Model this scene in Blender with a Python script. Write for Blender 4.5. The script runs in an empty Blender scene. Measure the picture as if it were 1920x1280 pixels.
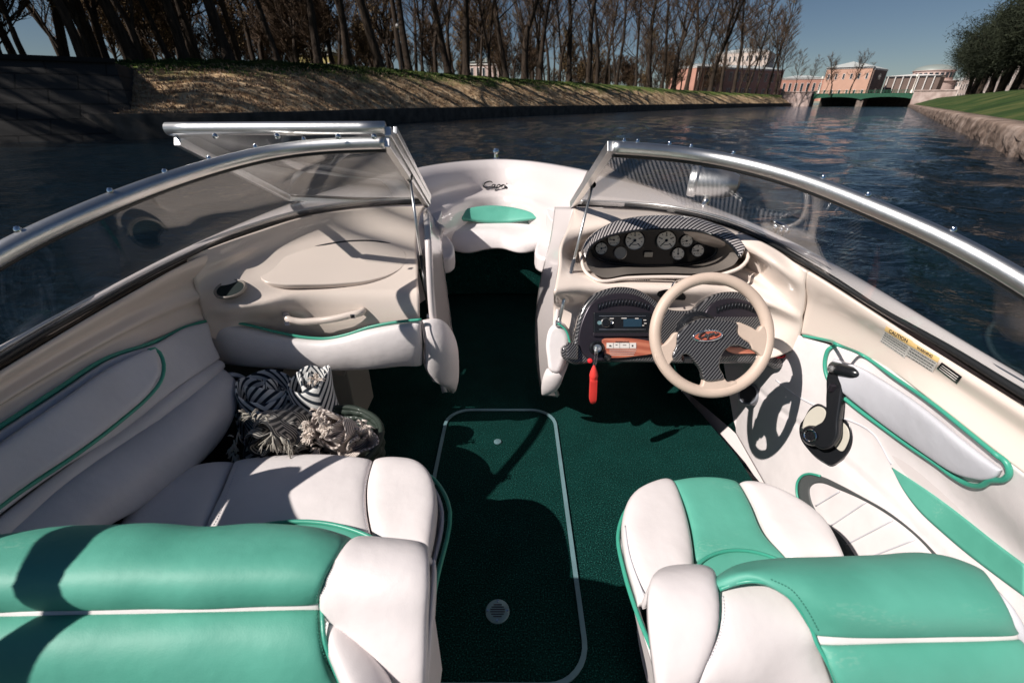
import bpy, bmesh, math, random
from mathutils import Vector, Matrix, noise
from mathutils.bvhtree import BVHTree
random.seed(7)
# ---------------------------------------------------------------- camera, world, sun
SC = bpy.context.scene
F = 830.0; TILT = math.atan(449/830.0); CT = math.cos(TILT); ST = math.sin(TILT)
CAM = Vector((0, 0, 1.30))
cam = bpy.data.cameras.new('camera'); camo = bpy.data.objects.new('camera', cam)
SC.collection.objects.link(camo); SC.camera = camo
cam.sensor_width = 36; cam.lens = F/1920*36; cam.clip_start = .02; cam.clip_end = 3000
camo.location = CAM; camo.rotation_euler = (math.pi/2 - TILT, 0, 0)
cam.dof.use_dof = True; cam.dof.focus_distance = 1.5; cam.dof.aperture_fstop = 5.0
SUN = Vector((.96, .50, -1.0)).normalized()
EL = math.asin(-SUN.z)
w = bpy.data.worlds.new('World'); SC.world = w; w.use_nodes = True
nt = w.node_tree; nt.nodes.clear()
sky = nt.nodes.new('ShaderNodeTexSky'); sky.sky_type = 'NISHITA'; sky.sun_disc = False
sky.sun_elevation = EL; sky.sun_rotation = math.atan2(-SUN.x, -SUN.y)
sky.air_density = .8; sky.dust_density = .1; sky.ozone_density = 2.5
bg = nt.nodes.new('ShaderNodeBackground'); bg.inputs[1].default_value = .031
wo = nt.nodes.new('ShaderNodeOutputWorld')
nt.links.new(sky.outputs[0], bg.inputs[0]); nt.links.new(bg.outputs[0], wo.inputs[0])
sl = bpy.data.lights.new('sun', 'SUN'); sl.energy = 4.2; sl.angle = math.radians(.5); sl.color = (1, .935, .88)
so = bpy.data.objects.new('sun', sl); SC.collection.objects.link(so)
so.rotation_euler = SUN.to_track_quat('-Z', 'Y').to_euler(); so.location = (-20, -10, 20)
SC.view_settings.view_transform = 'Standard'; SC.view_settings.look = 'None'; SC.view_settings.gamma = 1
SC.view_settings.exposure = 0.46
SC.render.engine = 'CYCLES'; SC.cycles.max_bounces = 8; SC.cycles.transparent_max_bounces = 16
WATER = -.10
# ---------------------------------------------------------------- helpers
C = SC.collection
def ray(u, v): return Vector((u-960, F*CT+(640-v)*ST, -F*ST+(640-v)*CT))
def S(u, v, s): return CAM + ray(u, v)*s
def X(u, v, x): r = ray(u, v); return CAM + r*(x/r.x)
def Y(u, v, y): r = ray(u, v); return CAM + r*(y/r.y)
def Z(u, v, z): r = ray(u, v); return CAM + r*((z-CAM.z)/r.z)
def PL(u, v, p, n):
    r = ray(u, v); return CAM + r*((Vector(p)-CAM).dot(n)/r.dot(n))
def V(*a): return Vector(a)
def SS(l): return [S(*a) if len(a) == 3 and not isinstance(a, Vector) else a for a in l]
def cr(pts, n=None, closed=False, per=6):
    """smooth curve through pts, resampled evenly in parameter"""
    pts = [Vector(p) for p in pts]; k = len(pts)
    segs = k if closed else k-1
    # dense
    out = []
    for i in range(segs):
        if closed: p0, p1, p2, p3 = pts[(i-1) % k], pts[i], pts[(i+1) % k], pts[(i+2) % k]
        else:
            p1, p2 = pts[i], pts[i+1]
            p0 = pts[i-1] if i > 0 else p1*2-p2
            p3 = pts[i+2] if i+2 < k else p2*2-p1
        # centripetal-like tangents
        d1 = max((p2-p1).length, 1e-6); d0 = max((p1-p0).length, 1e-6); d2 = max((p3-p2).length, 1e-6)
        m1 = ((p1-p0)/d0*d1+(p2-p1)/d1*d0)/(d0+d1)*d1
        m2 = ((p2-p1)/d1*d2+(p3-p2)/d2*d1)/(d1+d2)*d1
        for j in range(per):
            t = j/per; t2 = t*t; t3 = t2*t
            out.append(p1*(2*t3-3*t2+1)+m1*(t3-2*t2+t)+p2*(-2*t3+3*t2)+m2*(t3-t2))
    if not closed: out.append(pts[-1].copy())
    if n is None: return out
    # arc length resample
    q = out+[out[0]] if closed else out
    L = [0]
    for i in range(1, len(q)): L.append(L[-1]+(q[i]-q[i-1]).length)
    res = []; m = n if closed else n-1; j = 0
    for i in range(n):
        t = L[-1]*i/m
        while j < len(L)-2 and L[j+1] < t: j += 1
        a = (t-L[j])/max(L[j+1]-L[j], 1e-9)
        res.append(q[j].lerp(q[j+1], a))
    return res
def lofty(rows, n, m):
    rs = [cr(r, n) for r in rows]
    if len(rs) == 2: g = [[rs[0][i].lerp(rs[1][i], j/(m-1)) for i in range(n)] for j in range(m)]
    else:
        cols = [cr([r[i] for r in rs], m) for i in range(n)]
        g = [[cols[i][j] for i in range(n)] for j in range(m)]
    return g
def link(me, name, mat=None, parent=None, smooth=True):
    o = bpy.data.objects.new(name, me); C.objects.link(o)
    if mat:
        for m_ in (mat if isinstance(mat, (list, tuple)) else [mat]): me.materials.append(m_)
    if smooth: me.shade_smooth()
    if parent:
        o.parent = parent
        pw = parent
        if parent.type == 'EMPTY': o.matrix_parent_inverse = Matrix.Translation(-parent.location)
    return o
def grid_me(name, g, uv=True, closed=False):
    m = len(g); n = len(g[0]); me = bpy.data.meshes.new(name)
    vs = [p for r in g for p in r]; fs = []
    for j in range(m-1):
        for i in range(n if closed else n-1):
            i2 = (i+1) % n
            fs.append((j*n+i, j*n+i2, (j+1)*n+i2, (j+1)*n+i))
    me.from_pydata(vs, [], fs)
    if uv:
        ul = me.uv_layers.new(name='UVMap'); k = 0
        for j in range(m-1):
            for i in range(n if closed else n-1):
                for (a, b) in ((i, j), (i+1, j), (i+1, j+1), (i, j+1)):
                    ul.data[k].uv = (a/(n-1), b/(m-1)); k += 1
    return me
def normals(g):
    m = len(g); n = len(g[0]); N = []
    for j in range(m):
        r = []
        for i in range(n):
            a = g[j][min(i+1, n-1)]-g[j][max(i-1, 0)]; b = g[min(j+1, m-1)][i]-g[max(j-1, 0)][i]
            c = a.cross(b); r.append(c.normalized() if c.length > 1e-12 else Vector((0, 0, 1)))
        N.append(r)
    c = N[m//2][n//2]; p = g[m//2][n//2]
    if c.dot(CAM-p) < 0: N = [[-q for q in r] for r in N]
    return N
def prof(t, p): 
    a = min(1, abs(2*t-1)); return (1-a**p)**(1.0/p)
def surf(name, rows, mat, parent, n=40, m=24, thick=.012, disp=None):
    """a moulded skin through the rows, facing the cockpit, with real thickness behind it"""
    g = lofty(rows, n, m)
    N = normals(g)
    if disp:
        for j in range(m):
            for i in range(n): g[j][i] = g[j][i]+N[j][i]*disp(i/(n-1), j/(m-1), g[j][i])
    me = grid_me(name, g); o = link(me, name, mat, parent)
    if thick:
        sd = o.modifiers.new('thick', 'SOLIDIFY'); sd.thickness = thick
        # face normals vs cockpit
        fn = (g[m//2][n//2+1]-g[m//2][n//2]).cross(g[m//2+1][n//2]-g[m//2][n//2])
        sd.offset = -1 if fn.dot(N[m//2][n//2]) > 0 else 1
    return o
def pad(name, rows, thick, mat, parent, n=36, m=20, p=5, wr=0.0, lab=None, base=.0, seed=0):
    """upholstered pad: surface through rows swollen towards the cockpit with rounded edges"""
    g = lofty(rows, n, m); N = normals(g)
    # denser sampling near the edges
    def idx(t): return .5-.5*math.cos(math.pi*t)
    def samp(s, t):
        x = s*(n-1); y = t*(m-1); i = min(int(x), n-2); j = min(int(y), m-2); a = x-i; b = y-j
        P_ = g[j][i].lerp(g[j][i+1], a).lerp(g[j+1][i].lerp(g[j+1][i+1], a), b)
        N_ = N[j][i].lerp(N[j][i+1], a).lerp(N[j+1][i].lerp(N[j+1][i+1], a), b)
        return P_, N_
    G = []
    for j in range(m):
        r = []
        for i in range(n):
            s = idx(i/(n-1)); t = idx(j/(m-1))
            P_, N_ = samp(s, t)
            h = thick*prof(s, p)*prof(t, p)
            if wr: h += wr*noise.noise(P_*9+Vector((seed, 0, 0)))*prof(s, 3)*prof(t, 3)
            r.append(P_+N_*(h+base))
        G.append(r)
    o = link(grid_me(name, G), name, mat, parent)
    sd = o.modifiers.new('thick', 'SOLIDIFY'); sd.thickness = .006
    fn = (g[m//2][n//2+1]-g[m//2][n//2]).cross(g[m//2+1][n//2]-g[m//2][n//2])
    sd.offset = -1 if fn.dot(N[m//2][n//2]) > 0 else 1
    if lab: o['label'] = lab
    return o
def tube_geo(pts, r, seg=8, closed=False, vs=None, fs=None, cap=True):
    vs = [] if vs is None else vs; fs = [] if fs is None else fs
    k = len(pts); b0 = len(vs)
    rr = r if isinstance(r, (list, tuple)) else [r]*k
    t0 = (pts[1]-pts[0]).normalized(); ref = Vector((0, 0, 1)) if abs(t0.z) < .9 else Vector((1, 0, 0))
    u = t0.cross(ref).normalized()
    for i in range(k):
        a = pts[(i-1) % k] if (closed or i > 0) else pts[0]; b = pts[(i+1) % k] if (closed or i < k-1) else pts[-1]
        t = (b-a); t = t.normalized() if t.length > 1e-9 else t0
        u = (u-t*u.dot(t)); u = u.normalized() if u.length > 1e-6 else t.orthogonal().normalized()
        w_ = t.cross(u)
        for s in range(seg):
            an = 2*math.pi*s/seg; vs.append(pts[i]+(u*math.cos(an)+w_*math.sin(an))*rr[i])
    for i in range(k if closed else k-1):
        i2 = (i+1) % k
        for s in range(seg):
            s2 = (s+1) % seg
            fs.append((b0+i*seg+s, b0+i*seg+s2, b0+i2*seg+s2, b0+i2*seg+s))
    if cap and not closed:
        fs.append(tuple(b0+s for s in range(seg-1, -1, -1))); fs.append(tuple(b0+(k-1)*seg+s for s in range(seg)))
    return vs, fs
def mesh_from(name, vs, fs, mat, parent=None, smooth=True):
    me = bpy.data.meshes.new(name); me.from_pydata([Vector(v) for v in vs], [], fs); me.validate(); return link(me, name, mat, parent, smooth)
def tube(name, pts, r, mat, parent, closed=False, seg=10, n=None, raw=False):
    if not raw: pts = cr(pts, n or max(12, len(pts)*6), closed)
    vs, fs = tube_geo(pts, r, seg, closed); return mesh_from(name, vs, fs, mat, parent)
def plate(name, out, nrm, depth, mat, parent, bev=.003, seg=3, holes=None):
    """solid slab: front face = outline (3D, near planar), extruded back by depth"""
    bm = bmesh.new(); nrm = Vector(nrm).normalized()
    f = bm.faces.new([bm.verts.new(p) for p in out]); f.normal_update()
    if f.normal.dot(nrm) < 0: f.normal_flip()
    r = bmesh.ops.extrude_face_region(bm, geom=[f]); 
    for v_ in [e for e in r['geom'] if isinstance(e, bmesh.types.BMVert)]: v_.co -= nrm*depth
    bmesh.ops.recalc_face_normals(bm, faces=bm.faces)
    me = bpy.data.meshes.new(name); bm.to_mesh(me); bm.free()
    o = link(me, name, mat, parent, False)
    if bev:
        b = o.modifiers.new('b', 'BEVEL'); b.width = bev; b.segments = seg; b.limit_method = 'ANGLE'; b.angle_limit = math.radians(50)
        b.harden_normals = False
        me.shade_smooth(); 
        wn = o.modifiers.new('wn', 'WEIGHTED_NORMAL'); wn.keep_sharp = False; wn.weight = 100
    return o
def box_geo(vs, fs, c, hx, hy, hz, ax=None):
    """box centred at c; ax = 3 axes"""
    ax = ax or (V(1, 0, 0), V(0, 1, 0), V(0, 0, 1)); b = len(vs); c = Vector(c)
    for sx, sy, sz in ((-1,-1,-1),(1,-1,-1),(1,1,-1),(-1,1,-1),(-1,-1,1),(1,-1,1),(1,1,1),(-1,1,1)):
        vs.append(c+ax[0]*hx*sx+ax[1]*hy*sy+ax[2]*hz*sz)
    for f in ((0,3,2,1),(4,5,6,7),(0,1,5,4),(1,2,6,5),(2,3,7,6),(3,0,4,7)): fs.append(tuple(b+i for i in f))
def boxes(name, L, mat, parent=None, bev=0):
    vs, fs = [], []
    for b in L: box_geo(vs, fs, *b)
    o = mesh_from(name, vs, fs, mat, parent, False)
    if bev:
        b = o.modifiers.new('b', 'BEVEL'); b.width = bev; b.segments = 2
    return o
def lathe(name, prf, c, axis, mat, parent, seg=32, up=None):
    """prf: list of (r, h) along axis from c"""
    axis = Vector(axis).normalized(); a = axis.orthogonal().normalized(); b = axis.cross(a); c = Vector(c)
    vs, fs = [], []
    for (r, h) in prf:
        for s in range(seg):
            an = 2*math.pi*s/seg; vs.append(c+axis*h+(a*math.cos(an)+b*math.sin(an))*max(r, 1e-5))
    for i in range(len(prf)-1):
        for s in range(seg):
            s2 = (s+1) % seg; fs.append((i*seg+s, i*seg+s2, (i+1)*seg+s2, (i+1)*seg+s))
    o = mesh_from(name, vs, fs, mat, parent)
    es = o.modifiers.new('es', 'EDGE_SPLIT'); es.split_angle = math.radians(40)
    return o
def thing(name, label, cat, loc=(0, 0, 0), group=None):
    o = bpy.data.objects.new(name, None); C.objects.link(o); o.location = loc; o.empty_display_size = .2
    o['label'] = label; o['category'] = cat
    if group: o['group'] = group
    return o
def tag(o, label, cat, group=None):
    o['label'] = label; o['category'] = cat
    if group: o['group'] = group
    return o
def kind(o, k): o['kind'] = k; return o
_bv = {}
def bvh(o):
    if o.name not in _bv:
        bpy.context.view_layer.update()
        dg = bpy.context.evaluated_depsgraph_get(); _bv[o.name] = BVHTree.FromObject(o, dg)
    return _bv[o.name]
def on(o, u, v, off=.002, fb=None):
    """point of surface o seen at photo position (u, v), lifted by off along the surface normal"""
    best = None
    for ob in (o if isinstance(o, (list, tuple)) else [o]):
        # objects here are built in world space (identity transform)
        h = bvh(ob).ray_cast(CAM, ray(u, v).normalized())
        if h[0] is not None and (best is None or h[3] < best[0]):
            n = h[1] if h[1].dot(CAM-h[0]) > 0 else -h[1]
            best = (h[3], h[0]+n*off)
    if best: return best[1]
    return fb or S(u, v, .0015)
def onl(o, l, off=.002): 
    r = []
    for (u, v) in l: r.append(on(o, u, v, off))
    return r
def stitch(o, px, mat_, parent, off=.0012, n=80, r=.0009):
    pts = [p for p in cr([V(u, v, 0) for u, v in px], n)]; q = [on(o, p.x, p.y, off) for p in pts]; vs, fs = [], []
    for i in range(0, len(q)-1, 2):
        if (q[i+1]-q[i]).length < .03: tube_geo([q[i], q[i+1]], r, 5, False, vs, fs)
    return mesh_from('stitching', vs, fs, mat_, parent)
# ---------------------------------------------------------------- materials
def mk(name):
    m = bpy.data.materials.new(name); m.use_nodes = True; t = m.node_tree
    return m, t, t.nodes['Principled BSDF']
def mat(name, col, rough=.5, metal=0, bump=0, bscale=200, var=0, vscale=3, spec=.5, coat=0, coord='Object', col2=None, detail=4):
    m, t, b = mk(name)
    b.inputs['Base Color'].default_value = (*col, 1); b.inputs['Roughness'].default_value = rough
    b.inputs['Metallic'].default_value = metal; b.inputs['Specular IOR Level'].default_value = spec
    if coat: b.inputs['Coat Weight'].default_value = coat; b.inputs['Coat Roughness'].default_value = .08
    tc = t.nodes.new('ShaderNodeTexCoord')
    if var or col2:
        nz = t.nodes.new('ShaderNodeTexNoise'); nz.inputs['Scale'].default_value = vscale; nz.inputs['Detail'].default_value = detail
        t.links.new(tc.outputs[coord], nz.inputs['Vector'])
        rp = t.nodes.new('ShaderNodeValToRGB'); rp.color_ramp.elements[0].position = .35; rp.color_ramp.elements[1].position = .65
        c2 = col2 or tuple(c*(1-var) for c in col)
        rp.color_ramp.elements[0].color = (*c2, 1); rp.color_ramp.elements[1].color = (*col, 1)
        t.links.new(nz.outputs[0], rp.inputs[0]); t.links.new(rp.outputs[0], b.inputs['Base Color'])
    if bump:
        n2 = t.nodes.new('ShaderNodeTexNoise'); n2.inputs['Scale'].default_value = bscale; n2.inputs['Detail'].default_value = 3
        t.links.new(tc.outputs[coord], n2.inputs['Vector'])
        bp = t.nodes.new('ShaderNodeBump'); bp.inputs['Strength'].default_value = bump; bp.inputs['Distance'].default_value = .002
        t.links.new(n2.outputs[0], bp.inputs['Height']); t.links.new(bp.outputs[0], b.inputs['Normal'])
    return m
def stripes(name, c1, c2, scale, rough=.3, metal=0, coord='UV', vec=(1, 0, 0), sharp=.2, coat=.6, dist=0, spec=.5):
    m, t, b = mk(name); b.inputs['Roughness'].default_value = rough; b.inputs['Metallic'].default_value = metal
    b.inputs['Coat Weight'].default_value = coat; b.inputs['Coat Roughness'].default_value = .1
    tc = t.nodes.new('ShaderNodeTexCoord'); d = t.nodes.new('ShaderNodeVectorMath'); d.operation = 'DOT_PRODUCT'
    t.links.new(tc.outputs[coord], d.inputs[0]); d.inputs[1].default_value = tuple(x*scale for x in vec)
    s = t.nodes.new('ShaderNodeMath'); s.operation = 'SINE'; t.links.new(d.outputs['Value'], s.inputs[0])
    r = t.nodes.new('ShaderNodeValToRGB'); r.color_ramp.elements[0].position = .5-sharp; r.color_ramp.elements[1].position = .5+sharp
    mr = t.nodes.new('ShaderNodeMapRange'); mr.inputs[1].default_value = -1; mr.inputs[2].default_value = 1
    t.links.new(s.outputs[0], mr.inputs[0]); t.links.new(mr.outputs[0], r.inputs[0])
    r.color_ramp.elements[0].color = (*c1, 1); r.color_ramp.elements[1].color = (*c2, 1)
    t.links.new(r.outputs[0], b.inputs['Base Color'])
    bp = t.nodes.new('ShaderNodeBump'); bp.inputs['Strength'].default_value = .25; bp.inputs['Distance'].default_value = .001
    t.links.new(mr.outputs[0], bp.inputs['Height']); t.links.new(bp.outputs[0], b.inputs['Normal'])
    return m
def vinyl(name, col, dirt=.06, col_d=None, rough=.42, scuff=None):
    """soft vinyl: fine grain, broad softness, faint soiling"""
    m, t, b = mk(name); b.inputs['Roughness'].default_value = rough
    tc = t.nodes.new('ShaderNodeTexCoord')
    n1 = t.nodes.new('ShaderNodeTexNoise'); n1.inputs['Scale'].default_value = 7; n1.inputs['Detail'].default_value = 6
    t.links.new(tc.outputs['Object'], n1.inputs['Vector'])
    r = t.nodes.new('ShaderNodeValToRGB'); r.color_ramp.elements[0].position = .3; r.color_ramp.elements[1].position = .62
    cd = col_d or tuple(c*(1-dirt*2) for c in col)
    r.color_ramp.elements[0].color = (*cd, 1); r.color_ramp.elements[1].color = (*col, 1)
    t.links.new(n1.outputs[0], r.inputs[0]); t.links.new(r.outputs[0], b.inputs['Base Color'])
    if scuff:
        mp = t.nodes.new('ShaderNodeMapping'); mp.inputs['Scale'].default_value = (1, 2.5, 2.5); t.links.new(tc.outputs['Object'], mp.inputs['Vector'])
        na = t.nodes.new('ShaderNodeTexNoise'); na.inputs['Scale'].default_value = 5; na.inputs['Detail'].default_value = 1
        nb = t.nodes.new('ShaderNodeTexNoise'); nb.inputs['Scale'].default_value = 90; nb.inputs['Detail'].default_value = 6
        for q in (na, nb): t.links.new(mp.outputs[0], q.inputs['Vector'])
        ra = t.nodes.new('ShaderNodeMapRange'); ra.inputs[1].default_value = .62; ra.inputs[2].default_value = .74; t.links.new(na.outputs[0], ra.inputs[0])
        rb = t.nodes.new('ShaderNodeMapRange'); rb.inputs[1].default_value = .50; rb.inputs[2].default_value = .62; t.links.new(nb.outputs[0], rb.inputs[0])
        mu = t.nodes.new('ShaderNodeMath'); mu.operation = 'MULTIPLY'; t.links.new(ra.outputs[0], mu.inputs[0]); t.links.new(rb.outputs[0], mu.inputs[1])
        mu2 = t.nodes.new('ShaderNodeMath'); mu2.operation = 'MULTIPLY'; mu2.inputs[1].default_value = .45; t.links.new(mu.outputs[0], mu2.inputs[0])
        mx = t.nodes.new('ShaderNodeMix'); mx.data_type = 'RGBA'; mx.inputs[7].default_value = (*scuff, 1)
        t.links.new(mu2.outputs[0], mx.inputs[0]); t.links.new(r.outputs[0], mx.inputs[6]); t.links.new(mx.outputs[2], b.inputs['Base Color'])
    v1 = t.nodes.new('ShaderNodeTexVoronoi'); v1.inputs['Scale'].default_value = 420
    n3 = t.nodes.new('ShaderNodeTexNoise'); n3.inputs['Scale'].default_value = 22; n3.inputs['Detail'].default_value = 2
    t.links.new(tc.outputs['Object'], v1.inputs['Vector']); t.links.new(tc.outputs['Object'], n3.inputs['Vector'])
    b1 = t.nodes.new('ShaderNodeBump'); b1.inputs['Strength'].default_value = .10; b1.inputs['Distance'].default_value = .0012
    b2 = t.nodes.new('ShaderNodeBump'); b2.inputs['Strength'].default_value = .18; b2.inputs['Distance'].default_value = .01
    t.links.new(v1.outputs[0], b1.inputs['Height']); t.links.new(n3.outputs[0], b2.inputs['Height'])
    t.links.new(b2.outputs[0], b1.inputs['Normal']); t.links.new(b1.outputs[0], b.inputs['Normal'])
    return m
M = {}
M['vinyl'] = vinyl('white_vinyl', (.79, .735, .725), .05)
M['vinylg'] = vinyl('grey_vinyl', (.60, .60, .64), .05)
M['green'] = vinyl('green_vinyl', (.10, .385, .29), .08, (.075, .325, .24), .58, (.22, .45, .35))
M['greenp'] = mat('green_piping', (.05, .33, .23), .35, bump=.1, bscale=300)
M['cream'] = mat('cream_gelcoat', (.76, .655, .58), .22, var=.05, vscale=2.5, coat=.5, bump=.03, bscale=60)
M['creamd'] = mat('darkened_cream_gelcoat', (.24, .21, .185), .3, var=.05, vscale=2.5, coat=.3)  # cream darkened to carry the shade inside the instrument pod
M['white'] = mat('white_gelcoat', (.70, .64, .625), .2, var=.04, vscale=2, coat=.6)
M['alu'] = mat('brushed_aluminium', (.80, .80, .79), .36, metal=1, bump=.15, bscale=90, var=.12, vscale=14)
M['chrome'] = mat('chrome', (.85, .86, .87), .06, metal=1)
M['rubber'] = mat('black_rubber', (.012, .013, .014), .45)
M['black'] = mat('black_plastic', (.01, .011, .013), .25)
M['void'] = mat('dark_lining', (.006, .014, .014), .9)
M['dkmetal'] = mat('dark_satin_plastic', (.045, .038, .048), .3, metal=.5, var=.2, vscale=8)
M['hatch'] = mat('grey_trim_metal', (.20, .34, .37), .35, metal=.3, var=.2, vscale=12)
M['polish'] = mat('polished_steel', (.86,.87,.87), .16, metal=1)
M['carbon'] = stripes('carbon_weave', (.012, .013, .016), (.14, .135, .135), 640, .25, .2, 'Object', (1, .3, -1.1), .3)
M['carbonuv'] = stripes('carbon_weave_hood', (.012, .013, .016), (.5, .46, .45), 300, .25, .2, 'UV', (1, .12, 0), .3)
M['wood'] = stripes('red_wood_trim', (.36, .10, .06), (.52, .18, .11), 260, .3, 0, 'Object', (.15, .1, 1), .45, coat=.5)
M['red'] = mat('red_float', (.85, .06, .05), .4)
M['redp'] = mat('red_plastic', (.8, .02, .03), .35)
M['label'] = mat('paper_label', (.70, .66, .62), .5)
M['yellow'] = mat('yellow_label', (.75, .52, .22), .5)
M['ink'] = mat('ink', (.03, .03, .035), .6)
M['gauge'] = mat('gauge_dial', (.85, .80, .70), .4)
M['lcd'] = mat('lcd', (.35, .33, .28), .3)
M['wheel'] = mat('wheel_leather', (.62, .49, .40), .5, var=.08, vscale=12, bump=.12, bscale=350)
M['seam'] = mat('seam_thread', (.10, .09, .10), .8)
M['seamg'] = mat('green_thread', (.03, .19, .14), .8)
M['shadepl'] = mat('shadowed_plastic', (.20,.21,.24), .4)  # grey puts the wheel's shadow into the starboard cup holder's colour
M['beigepl'] = mat('beige_panel', (.5, .47, .4), .35)
def carpet():
    m, t, b = mk('marine_carpet'); b.inputs['Roughness'].default_value = .95; b.inputs['Specular IOR Level'].default_value = .1
    tc = t.nodes.new('ShaderNodeTexCoord')
    n1 = t.nodes.new('ShaderNodeTexNoise'); n1.inputs['Scale'].default_value = 240; n1.inputs['Detail'].default_value = 2
    n2 = t.nodes.new('ShaderNodeTexNoise'); n2.inputs['Scale'].default_value = 9; n2.inputs['Detail'].default_value = 5
    for q in (n1, n2): t.links.new(tc.outputs['Object'], q.inputs['Vector'])
    r = t.nodes.new('ShaderNodeValToRGB'); e = r.color_ramp.elements
    e[0].position = .36; e[0].color = (.0008, .009, .008, 1); e[1].position = .6; e[1].color = (.003, .048, .040, 1)
    x = e.new(.72); x.color = (.035, .15, .125, 1)
    t.links.new(n1.outputs[0], r.inputs[0])
    mx = t.nodes.new('ShaderNodeMix'); mx.data_type = 'RGBA'; mx.blend_type = 'MULTIPLY'; mx.inputs[0].default_value = .5
    r2 = t.nodes.new('ShaderNodeValToRGB'); r2.color_ramp.elements[0].position = .3; r2.color_ramp.elements[1].position = .7
    r2.color_ramp.elements[0].color = (.55, .55, .55, 1); t.links.new(n2.outputs[0], r2.inputs[0])
    t.links.new(r.outputs[0], mx.inputs[6]); t.links.new(r2.outputs[0], mx.inputs[7]); t.links.new(mx.outputs[2], b.inputs['Base Color'])
    bp = t.nodes.new('ShaderNodeBump'); bp.inputs['Strength'].default_value = .8; bp.inputs['Distance'].default_value = .003
    t.links.new(n1.outputs[0], bp.inputs['Height']); t.links.new(bp.outputs[0], b.inputs['Normal'])
    return m
M['carpet'] = carpet()
def glass():
    m = bpy.data.materials.new('windscreen_glass'); m.use_nodes = True; t = m.node_tree; t.nodes.clear()
    o = t.nodes.new('ShaderNodeOutputMaterial'); mx = t.nodes.new('ShaderNodeMixShader')
    tr = t.nodes.new('ShaderNodeBsdfTransparent'); tr.inputs[0].default_value = (.982, .988, .986, 1)
    gl = t.nodes.new('ShaderNodeBsdfGlossy'); gl.inputs['Roughness'].default_value = .015
    ge = t.nodes.new('ShaderNodeNewGeometry'); dp = t.nodes.new('ShaderNodeVectorMath'); dp.operation = 'DOT_PRODUCT'
    t.links.new(ge.outputs['Incoming'], dp.inputs[0]); t.links.new(ge.outputs['Normal'], dp.inputs[1])
    def mt(op, a, b_=None):
        q = t.nodes.new('ShaderNodeMath'); q.operation = op
        for k_, x_ in enumerate((a, b_)):
            if x_ is None: continue
            if isinstance(x_, (int, float)): q.inputs[k_].default_value = x_
            else: t.links.new(x_, q.inputs[k_])
        return q.outputs[0]
    c_ = mt('ABSOLUTE', dp.outputs['Value']); p_ = mt('POWER', mt('SUBTRACT', 1.0, c_), 4.0)
    fr = mt('ADD', mt('MULTIPLY', p_, .9), .055)
    t.links.new(fr, mx.inputs[0]); t.links.new(tr.outputs[0], mx.inputs[1]); t.links.new(gl.outputs[0], mx.inputs[2])
    t.links.new(mx.outputs[0], o.inputs[0]); return m
M['glass'] = glass()
# ================================================================ THE BOAT
boat = thing('motorboat', 'white open bow motorboat with green and white upholstery, seen from its cockpit on the canal', 'boat', (-.06, 1.6, WATER))
XC = -.06
def B(name, label=None):   # an assembly of the boat whose pieces are sub-parts
    o = bpy.data.objects.new(name, None); C.objects.link(o); o.parent = boat
    o.matrix_parent_inverse = Matrix.Translation(-boat.location); o.empty_display_size = .1
    if label: o['label'] = label
    return o
# -------- windscreen base lines and rails (port, starboard)
BP = [(800,380,.0024),(730,382,.00238),(662,387,.00235),(569,402,.0022),(475,431,.00203),(412,453,.0019),(312,500,.0017),(187,569,.00145),(94,619,.00129),(0,678,.001146),V(-1.12,.5,.78),V(-1.13,.1,.77),V(-1.13,-.5,.76)]
BS = [(1076,384,.0024),(1150,386,.00238),(1233,391,.00232),(1317,408,.00213),(1402,436,.00193),(1458,464,.0018),(1520,500,.00167),(1661,589,.00144),(1802,668,.00121),(1858,707,.00113),(1920,745,.00106),V(1.02,.45,.78),V(1.02,.1,.77),V(1.02,-.5,.76)]
RP = [(722,268,.00162),(660,269,.00162),(600,272,.00163),(540,278,.00162),(500,285,.0016),(450,296,.00155),(400,310,.0015),(350,325,.00144),(300,342,.00136),(200,380,.00122),(100,424,.00112),(0,470,.00104),V(-1.04,.72,.985),V(-1.08,.58,.90),V(-1.11,.42,.80)]
RS = [(1149,277,.00159),(1220,281,.0016),(1320,292,.0016),(1402,308,.00152),(1512,339,.0014),(1640,390,.00124),(1746,434,.00115),(1808,463,.0011),(1860,492,.00105),(1920,528,.00101),V(.99,.55,.93),V(1.0,.25,.84)]
BP, BS, RP, RS = map(SS, (BP, BS, RP, RS))
def relax(pts, it=14):
    q = cr(pts, 64)
    for _ in range(it): q = [q[0]]+[q[i]*.5+(q[i-1]+q[i+1])*.25 for i in range(1, len(q)-1)]+[q[-1]]
    out = []
    for p in pts: out.append(min(q, key=lambda r_: (r_-p).length))
    out[0] = pts[0]; out[-1] = pts[-1]; return out
def smooth(pts, it=30):
    q = cr(pts, 80)
    for _ in range(it): q = [q[0]]+[q[i]*.5+(q[i-1]+q[i+1])*.25 for i in range(1, len(q)-1)]+[q[-1]]
    return q
RPd, RSd = smooth(RP), smooth(RS)
BP, BS = relax(BP, 8), relax(BS, 8)
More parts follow.
